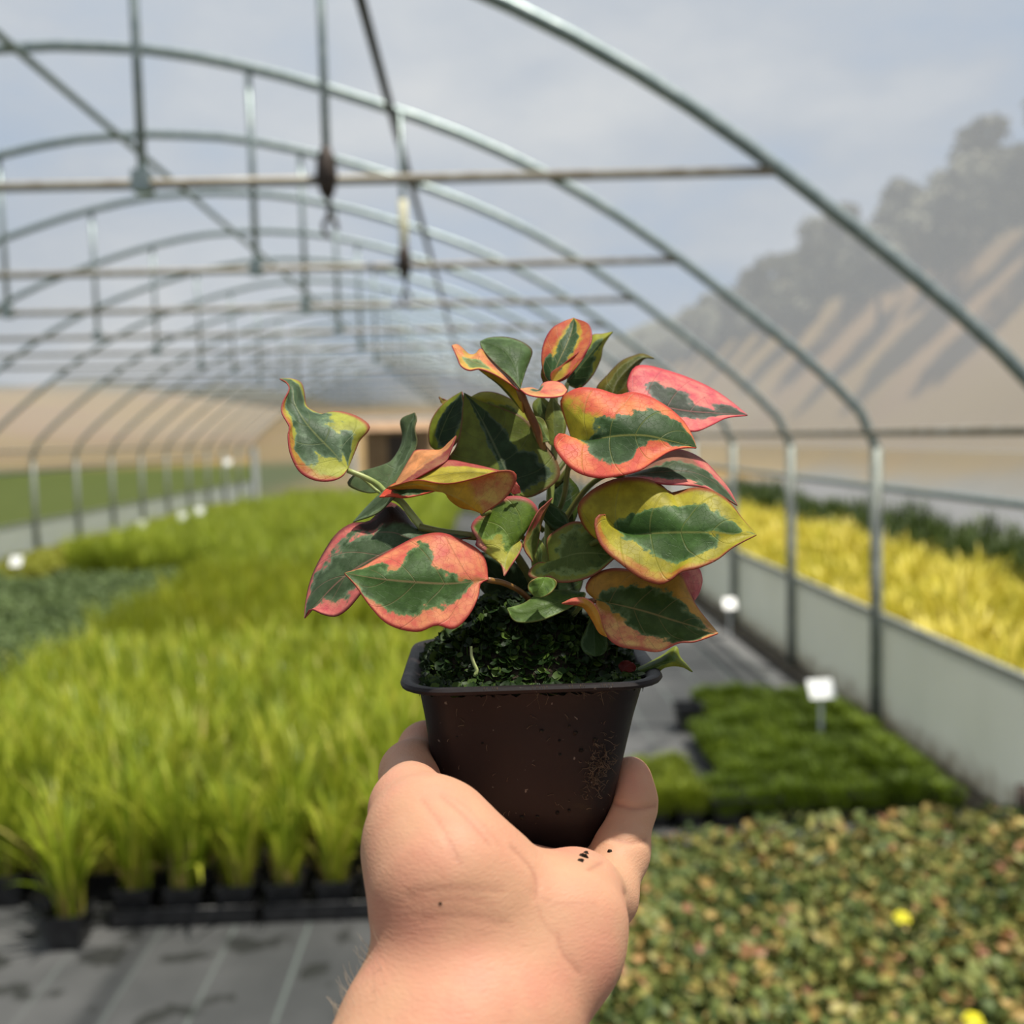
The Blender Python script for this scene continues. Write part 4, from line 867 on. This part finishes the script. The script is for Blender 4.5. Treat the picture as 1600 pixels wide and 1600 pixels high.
stem([(868, 740, 38.6), (905, 690, 39.2), (940, 640, 39.5), (956, 618, 39.4)], 1.0, .8, M['stem_dark'])
stem([(858, 830, 38.2), (880, 780, 37.4), (888, 730, 36.8), (897, 698, 36.2)], 1.1, .9, M['stem_dark'])
stem([(860, 850, 38.2), (895, 792, 38.0), (922, 758, 37.6), (950, 742, 37.0), (975, 746, 36.6)], 1.3, .9, M['stem_dark'])
stem([(868, 760, 38.4), (920, 690, 38.4), (965, 640, 38.0), (990, 622, 37.6)], 1.1, .9, M['stem_dark'])
stem([(852, 930, 38.2), (890, 880, 37.4), (925, 850, 36.4), (946, 843, 35.6)], 1.2, 1.0, M['stem_dark'])
stem([(852, 960, 38.2), (890, 945, 37.2), (932, 938, 35.7)], 1.2, 1.0, M['stem_red'])
stem([(850, 960, 38.2), (852, 920, 37.4), (858, 895, 36.6), (861, 882, 36.3)], 1.1, .9, M['stem_green'])
stem([(848, 965, 38.2), (820, 930, 37.2), (790, 912, 36.0), (762, 906, 35.1)], 1.2, 1.0, M['stem_red'])
stem([(848, 940, 38.2), (815, 880, 38.0), (785, 845, 37.4), (742, 838, 36.9), (690, 832, 36.9), (655, 824, 36.9)], 1.5, 1.6, M['stem_dark'])
stem([(660, 826, 36.95), (640, 800, 37.1), (625, 782, 37.2), (605, 772, 37.3), (590, 757, 37.3), (568, 745, 37.2), (543, 735, 37.2)], 1.5, 1.0, M['stem_green'])
stem([(605, 775, 37.4), (588, 766, 37.6), (572, 752, 37.6), (560, 742, 37.6)], .7, .5, M['stem_green'])
stem([(850, 900, 38.3), (838, 850, 37.8), (826, 810, 37.2), (806, 770, 36.8)], 1.2, 1.0, M['stem_dark'])
stem([(852, 890, 38.6), (825, 850, 38.2), (792, 812, 37.7), (768, 800, 36.5), (754, 803, 35.4)], 1.1, .9, M['stem_dark'])
stem([(850, 830, 38.4), (780, 760, 38.8), (710, 725, 38.8), (682, 704, 38.6)], 1.1, .8, M['stem_dark'])
stem([(858, 760, 38.5), (842, 710, 38.7), (825, 665, 38.6)], 1.1, .8, M['stem_dark'])
stem([(855, 900, 38.3), (862, 860, 38.1), (868, 832, 37.8)], 1.0, .8, M['stem_dark'])
stem([(880, 975, 37.6), (905, 950, 37.2), (912, 928, 36.2)], 1.0, .8, M['stem_green'])
stem([(905, 990, 37.9), (922, 972, 37.2), (928, 955, 36.6)], .9, .7, M['stem_green'])
stem([(930, 1030, 38.0), (955, 1046, 37.0), (973, 1054, 36.4)], .9, .8, M['stem_green'])
stem([(1000, 960, 38.0), (1040, 915, 37.6), (1060, 884, 37.2)], .8, .6, M['stem_dark'])
# young sheathing leaves round the main stem
leaf([(868, 690), (852, 680), (838, 655), (832, 632), (845, 618)], [(868, 690), (857, 665), (846, 640), (845, 618)], [(868, 690), (870, 665), (862, 635), (845, 618)], (38.2, 38.7), .1, .1, 0, (.22, .28, .06), (.14, .20, .05), PINK, [(.5, 0, .5, .6)], edge=(.20, .16, .05))
leaf([(872, 700), (856, 690), (852, 650), (862, 618)], [(872, 700), (868, 670), (866, 640), (862, 618)], [(872, 700), (882, 680), (884, 650), (862, 618)], (37.9, 38.5), .2, .1, 0, (.26, .30, .06), (.16, .21, .05), PINK, [(.5, .3, .5, .5)], edge=(.20, .16, .05))
leaf([(858, 690), (840, 690), (830, 665), (834, 650)], [(858, 690), (848, 678), (840, 664), (834, 650)], [(858, 690), (856, 672), (848, 655), (834, 650)], (38.0, 38.2), 0, .1, 0, (.24, .30, .07), (.14, .20, .05), PINK, [(.5, 0, .5, .5)], edge=(.24, .20, .08))
leaf([(846, 890), (836, 872), (834, 850), (838, 838)], [(846, 890), (842, 870), (840, 852), (838, 838)], [(846, 890), (853, 872), (850, 852), (838, 838)], (36.4, 36.7), .1, .1, 0, (.24, .30, .06), (.15, .22, .05), PINK, [(.5, 0, .5, .5)], edge=(.24, .24, .08))

# ------------------------------------------------------------------ the hand
def hand_mesh():
    S = []   # round cones: a, ra, b, rb
    def chain(*pts):
        w = [(P(x, y, d), r) for x, y, d, r in pts]
        for (a, ra), (b, rb) in zip(w[:-1], w[1:]): S.append((a, ra, b, rb))
        return w
    # forearm: two bones side by side make an oval section; it goes on below the frame
    def arm(dx0, dx1, dd):
        a = P(794 + dx0, 1452, .303 + dd); b = P(724 + dx1, 1600, .283 + dd)
        c = b + (b - a) * 5.6
        S.append((a, .0195, b, .0205)); S.append((b, .0205, c, .029))
    arm(-62, -66, .004); arm(64, 62, .006); arm(0, 0, .010); arm(0, 0, .0015)
    groups = [list(S)]
    def grp(*chains):
        S.clear()
        for c in chains: chain(*c)
        groups.append(list(S))
    grp([(810, 1490, .306, .0180), (800, 1452, .309, .0165), (812, 1425, .318, .0130)])                     # heel
    grp([(716, 1418, .306, .0185), (698, 1372, .302, .0222), (668, 1312, .312, .0182), (642, 1264, .330, .0120)])   # ball of the thumb
    grp([(642, 1266, .330, .0118), (643, 1208, .364, .0098), (664, 1170, .392, .0086), (684, 1150, .408, .0074)])   # thumb
    grp([(705, 1402, .314, .015), (735, 1405, .322, .014)])
    grp([(888, 1490, .304, .0145), (884, 1448, .309, .0165), (900, 1405, .326, .0140), (945, 1400, .343, .0095)])   # little-finger side of the palm
    grp([(822, 1425, .322, .0120), (915, 1370, .368, .0100)], [(800, 1420, .324, .0125), (868, 1345, .387, .0104)], [(770, 1405, .324, .0125), (812, 1335, .392, .0104)])
    grp([(948, 1402, .343, .0098), (970, 1330, .360, .0086), (986, 1255, .371, .0080), (985, 1214, .374, .0074)])   # little finger
    grp([(915, 1370, .368, .0100), (940, 1300, .412, .0092), (935, 1232, .428, .0086), (925, 1194, .431, .0079)])
    grp([(868, 1345, .387, .0103), (880, 1285, .432, .0096), (870, 1208, .442, .0090), (860, 1168, .440, .0082)])
    grp([(812, 1335, .392, .0103), (800, 1282, .432, .0096), (782, 1215, .440, .0090), (776, 1178, .437, .0082)])
    allp = np.array([p for g_ in groups for s in g_ for p in (s[0], s[2])])
    lo = allp.min(0) - .035; hi = allp.max(0) + .035
    h = .00095; m = 5
    nc = np.ceil((hi - lo) / (h * m)).astype(int) + 1
    n = nc * m
    def rcone(p, a, ra, b, rb):
        ba = b - a; L2 = ba.dot(ba)
        t = np.clip(((p - a) @ ba) / L2, 0, 1)
        return np.linalg.norm(p - a - t[..., None] * ba, axis=-1) - (ra + (rb - ra) * t)
    def smin(a, b, k):
        q = np.clip(.5 + .5 * (b - a) / k, 0, 1); return b + (a - b) * q - k * q * (1 - q)
    kk = [.010, .012, .013, .008, .012, .009, .0045, .006, .005, .005, .005]
    def crease(px0, d): return spline([P(x, y, d) for x, y in px0], 14)
    creases = [(crease([(640, 1397), (680, 1389), (730, 1388), (785, 1392)], .29), .00025), (crease([(632, 1404), (690, 1402), (760, 1405)], .289), .0002), (crease([(660, 1436), (720, 1430), (790, 1440)], .286), .0002),
               (crease([(800, 1325), (826, 1352), (838, 1378), (836, 1402)], .302), .0005), (crease([(838, 1362), (870, 1374), (905, 1366), (940, 1348)], .325), .0007), (crease([(960, 1312), (985, 1317), (1008, 1312)], .352), .0008), (crease([(962, 1257), (990, 1264), (1022, 1260)], .362), .0010), (crease([(935, 1372), (962, 1388), (974, 1398)], .335), .0009), (crease([(870, 1460), (880, 1490), (905, 1520)], .288), .0004), (crease([(690, 1245), (725, 1275), (765, 1320)], .300), .0003), (crease([(660, 1250), (690, 1290), (720, 1350)], .292), .0003)]
    def field3(p):
        d = None
        for g_, k in zip(groups, kk):
            dg = None
            for s in g_:
                q = rcone(p, *s); dg = q if dg is None else smin(dg, q, .008)
            d = dg if d is None else smin(d, dg, k)
        # the pot presses into the palm
        fc = np.clip((p[..., 2] - PB[2]) / (PT[2] - PB[2]), 0, 1)
        cx = PB[0] + (PT[0] - PB[0]) * fc; cy = PB[1]
        hwf = WB + (WT - WB) * fc; r = .011
        ax = np.abs(p[..., 0] - cx) - hwf + r; ay = np.abs(p[..., 1] - cy) - hwf + r
        dp = np.hypot(np.maximum(ax, 0), np.maximum(ay, 0)) + np.minimum(np.maximum(ax, ay), 0) - r
        dp = np.maximum(dp, PB[2] - p[..., 2])
        return -smin(-d, dp + .0004, .002)
    # coarse blocks first, then only the blocks near the skin in full
    cg = np.stack(np.meshgrid(*[lo[i] + h * m * (np.arange(nc[i]) + .4) for i in range(3)], indexing='ij'), -1)
    cs = field3(cg.reshape(-1, 3)).reshape(tuple(nc))
    sd = np.repeat(np.repeat(np.repeat(cs, m, 0), m, 1), m, 2).astype(np.float32)
    blk = np.argwhere(np.abs(cs) < h * m * 1.35)
    off = np.stack(np.meshgrid(range(m), range(m), range(m), indexing='ij'), -1).reshape(-1, 3)
    for q in np.array_split(blk, 1 + len(blk) // 3000):
        ii = (q[:, None, :] * m + off[None]).reshape(-1, 3)
        sd[ii[:, 0], ii[:, 1], ii[:, 2]] = field3(lo + ii * h)
    # shallow skin creases near the surface
    near = np.argwhere(np.abs(sd) < .0025)
    pp = lo + near * h; add = np.zeros(len(pp))
    for c, dep in creases:
        dd = np.full(len(pp), 9.0)
        for ck in c[::2]: dd = np.minimum(dd, np.linalg.norm(pp - ck, axis=1))
        # distance measured across the view so the line lies on the skin
        cc = (c - EYE) @ RCAM; cu = cc[:, :2] / -cc[:, 2:3]; qq = (pp - EYE) @ RCAM; qu = qq[:, :2] / -qq[:, 2:3]
        best = np.full(len(pp), 9.0)
        for k in range(len(cu) - 1):
            a, b = cu[k], cu[k + 1]; ba = b - a; t = np.clip(((qu - a) @ ba) / (ba @ ba + 1e-12), 0, 1)
            best = np.minimum(best, np.linalg.norm(qu - a - t[:, None] * ba, axis=1))
        wgt = np.exp(-(best * .31 / .0010) ** 2) * np.clip(1 - (dd - .012) / .008, 0, 1)
        add += dep * wgt
    hand_mesh.creases = creases
    sd[near[:, 0], near[:, 1], near[:, 2]] += add.astype(np.float32)
    # surface nets
    ins = sd < 0
    c8 = [ins[a:n[0] - 1 + a, b:n[1] - 1 + b, c:n[2] - 1 + c] for a in (0, 1) for b in (0, 1) for c in (0, 1)]
    cnt = sum(x.astype(np.int8) for x in c8); act = (cnt > 0) & (cnt < 8)
    idx = -np.ones(act.shape, np.int64); ijk = np.argwhere(act); idx[act] = np.arange(len(ijk))
    acc = np.zeros((len(ijk), 3)); num = np.zeros(len(ijk))
    corners = [(a, b, c) for a in (0, 1) for b in (0, 1) for c in (0, 1)]
    val = {c: sd[ijk[:, 0] + c[0], ijk[:, 1] + c[1], ijk[:, 2] + c[2]] for c in corners}
    for c in corners:
        for ax in range(3):
            if c[ax] == 0:
                e = list(c); e[ax] = 1; e = tuple(e); a, b = val[c], val[e]
                cross = (a < 0) != (b < 0); t = np.where(cross, a / np.where(cross, a - b, 1), 0)
                q = np.tile(np.array(c, float), (len(ijk), 1)); q[:, ax] += t
                acc += q * cross[:, None]; num += cross
    Vt = lo + (ijk + acc / num[:, None]) * h
    Fc = []
    for ax in range(3):
        o1, o2 = [(1, 2), (2, 0), (0, 1)][ax]
        sl = [slice(None)] * 3; sl2 = [slice(None)] * 3; sl[ax] = slice(0, n[ax] - 1); sl2[ax] = slice(1, n[ax])
        a, b = ins[tuple(sl)], ins[tuple(sl2)]
        for flag, rev in ((a & ~b, False), (~a & b, True)):
            e = np.argwhere(flag); e = e[(e[:, o1] > 0) & (e[:, o2] > 0) & (e[:, o1] < n[o1] - 1) & (e[:, o2] < n[o2] - 1)]
            def at(d1, d2):
                q = e.copy(); q[:, o1] -= d1; q[:, o2] -= d2; return idx[q[:, 0], q[:, 1], q[:, 2]]
            quad = np.stack([at(1, 1), at(0, 1), at(0, 0), at(1, 0)], 1)
            if rev: quad = quad[:, ::-1]
            Fc.append(quad)
    Fc = np.vstack(Fc)
    # two rounds of light smoothing
    for _ in range(3):
        sm = np.zeros_like(Vt); ct = np.zeros(len(Vt))
        for k in range(4):
            np.add.at(sm, Fc[:, k], Vt[Fc[:, (k + 1) % 4]]); np.add.at(ct, Fc[:, k], 1)
        Vt = Vt * .5 + .5 * sm / np.maximum(ct, 1)[:, None]
    return Vt, Fc
def mat_skin():
    m, t = newmat('skin'); b = N(t); v = b.obj()
    n1 = b.noise(28, 3, v); n2 = b.noise(110, 4, v); n3 = b.noise(1300, 3, v); n4 = b.noise(330, 3, v)
    c = b.mix(b.smooth(n1, .35, .68), (.50, .275, .17), (.54, .245, .165))
    c = b.mix(b.math('MULTIPLY', b.smooth(n2, .45, .75), .35), c, (.57, .32, .20))
    c = b.mix(b.math('MULTIPLY', b.smooth(n4, .70, .76), .25), c, (.36, .19, .14))
    mp = b.node('ShaderNodeMapping'); t.links.new(v, mp.inputs[0]); mp.inputs['Scale'].default_value = (500, 500, 1500); mp.inputs['Rotation'].default_value = (.5, .3, .2)
    n5 = b.noise(1.0, 3, mp.outputs[0])
    hgt = b.math('ADD', b.math('MULTIPLY', n3, .5), n5)
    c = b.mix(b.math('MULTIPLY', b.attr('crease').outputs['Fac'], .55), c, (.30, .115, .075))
    p = b.principled(c, .55, 0, .25, b.bump(hgt, .25, .0008), **{'Subsurface Weight': .22, 'Subsurface Radius': (1.0, .35, .2), 'Subsurface Scale': .004})
    b.out(p); return m
hv, hf = hand_mesh()
wrist = P(790, 1440, .31)
person = empty('person', tuple(wrist)); tag(person, 'bare hand and forearm of a person cupping the plant pot from below', 'person')
M['skin'] = mat_skin()
cw = np.zeros(len(hv)); q_ = (hv - EYE) @ RCAM; qu = q_[:, :2] / -q_[:, 2:3]
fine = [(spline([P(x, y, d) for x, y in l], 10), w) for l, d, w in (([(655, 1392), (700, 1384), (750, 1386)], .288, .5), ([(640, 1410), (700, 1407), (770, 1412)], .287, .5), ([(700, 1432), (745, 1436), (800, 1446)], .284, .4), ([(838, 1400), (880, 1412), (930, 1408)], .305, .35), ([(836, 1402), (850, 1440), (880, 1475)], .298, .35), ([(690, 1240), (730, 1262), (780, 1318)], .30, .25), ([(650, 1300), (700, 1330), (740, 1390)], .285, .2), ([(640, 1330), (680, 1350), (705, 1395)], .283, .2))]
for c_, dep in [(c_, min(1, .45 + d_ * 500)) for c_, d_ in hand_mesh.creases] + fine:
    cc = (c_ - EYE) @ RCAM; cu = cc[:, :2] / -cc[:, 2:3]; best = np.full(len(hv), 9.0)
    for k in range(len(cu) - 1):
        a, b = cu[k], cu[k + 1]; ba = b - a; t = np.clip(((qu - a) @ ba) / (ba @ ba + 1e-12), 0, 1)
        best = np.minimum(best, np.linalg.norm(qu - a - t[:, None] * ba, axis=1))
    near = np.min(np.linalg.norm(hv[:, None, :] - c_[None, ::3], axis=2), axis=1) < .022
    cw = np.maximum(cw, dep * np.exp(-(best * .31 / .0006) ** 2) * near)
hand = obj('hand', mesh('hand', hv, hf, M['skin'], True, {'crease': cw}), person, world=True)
# fine pale hairs along the outer edge of the forearm
g = Geo(); rs = random.Random(31)
M['hair'] = mat_plain('fine_hair', (.45, .36, .26), (.55, .46, .34), 50, .5)
sel = hv[::7]; nb = 0
a0, a1 = P(624, 1470, .30), P(552, 1600, .285)
q_ = (hv - EYE) @ RCAM; hx, hy = 800 + F * q_[:, 0] / -q_[:, 2], 800 - F * q_[:, 1] / -q_[:, 2]
cand = np.where((hy > 1475) & (hy < 1600) & (hx < 640 - (hy - 1470) * .40))[0]
for i in rs.sample(list(cand), min(60, len(cand))):
    p = hv[i]; d = RCAM @ np.array([-.6 + rs.gauss(0, .3), .9 + rs.gauss(0, .3), .1]); d /= np.linalg.norm(d); L = rs.uniform(.003, .006)
    g.add(tube_geo([p, p + d * L * .5, p + d * L + RCAM @ np.array([.0006, .0004, 0])], [.00005, .00004, .00002], 4, False))
o = obj('arm_hair', g.mesh('arm_hair', M['hair']), hand); o['kind'] = 'stuff'
# nails on the far side of the fingers
M['nail'] = mat_plain('fingernail', (.62, .40, .33), (.66, .45, .38), 200, .3, 0, .5)
def nail(px, py, d, dx, dy, dz):
    p = P(px, py, d); up = RCAM @ np.array([0, 1, 0]); n_ = RCAM @ np.array([dx, dy, dz], float); n_ /= np.linalg.norm(n_)
    u = up - n_ * up.dot(n_); u /= np.linalg.norm(u); w = np.cross(u, n_); V = []; Fc = []
    for i in range(7):
        for j in range(7):
            a, b = -1 + i / 3, -1 + j / 3
            k = .0042 * (1 - .12 * max(0, b)); V.append(p + w * a * k + u * b * .0052 - n_ * (.0016 * a * a + .0006 * b * b))
    for i in range(6):
        for j in range(6): Fc.append((i * 7 + j, (i + 1) * 7 + j, (i + 1) * 7 + j + 1, i * 7 + j + 1))
    o = obj('fingernail', mesh('fingernail', V, Fc, M['nail']), hand); s_ = o.modifiers.new('thickness', 'SOLIDIFY'); s_.thickness = .0005
nail(988, 1206, .3815, .35, .1, -1); nail(925, 1188, .4388, .1, .1, -1); nail(860, 1162, .4478, 0, .1, -1); nail(776, 1172, .4448, -.1, .1, -1)
# crumbs of soil on the palm
for i, (x, y, d, r) in enumerate(((912, 1338, .338, .0016), (906, 1345, .335, .0012), (916, 1333, .340, .0010), (952, 1330, .349, .0010), (689, 1413, .2805, .0006))):
    w = P(x, y, d); j = np.argmin(((hx - x) ** 2 + (hy - y) ** 2) + 1e9 * (np.abs(-q_[:, 2] - d) > .03) + (-q_[:, 2]) * 2000)
    o = obj('soil_crumb', mesh('soil_crumb', *crumb(hv[j], r, 50 + i), M['soil']))
    tag(o, 'crumb of dark soil lying on the palm of the hand', 'crumb', 'soil crumbs on the palm')
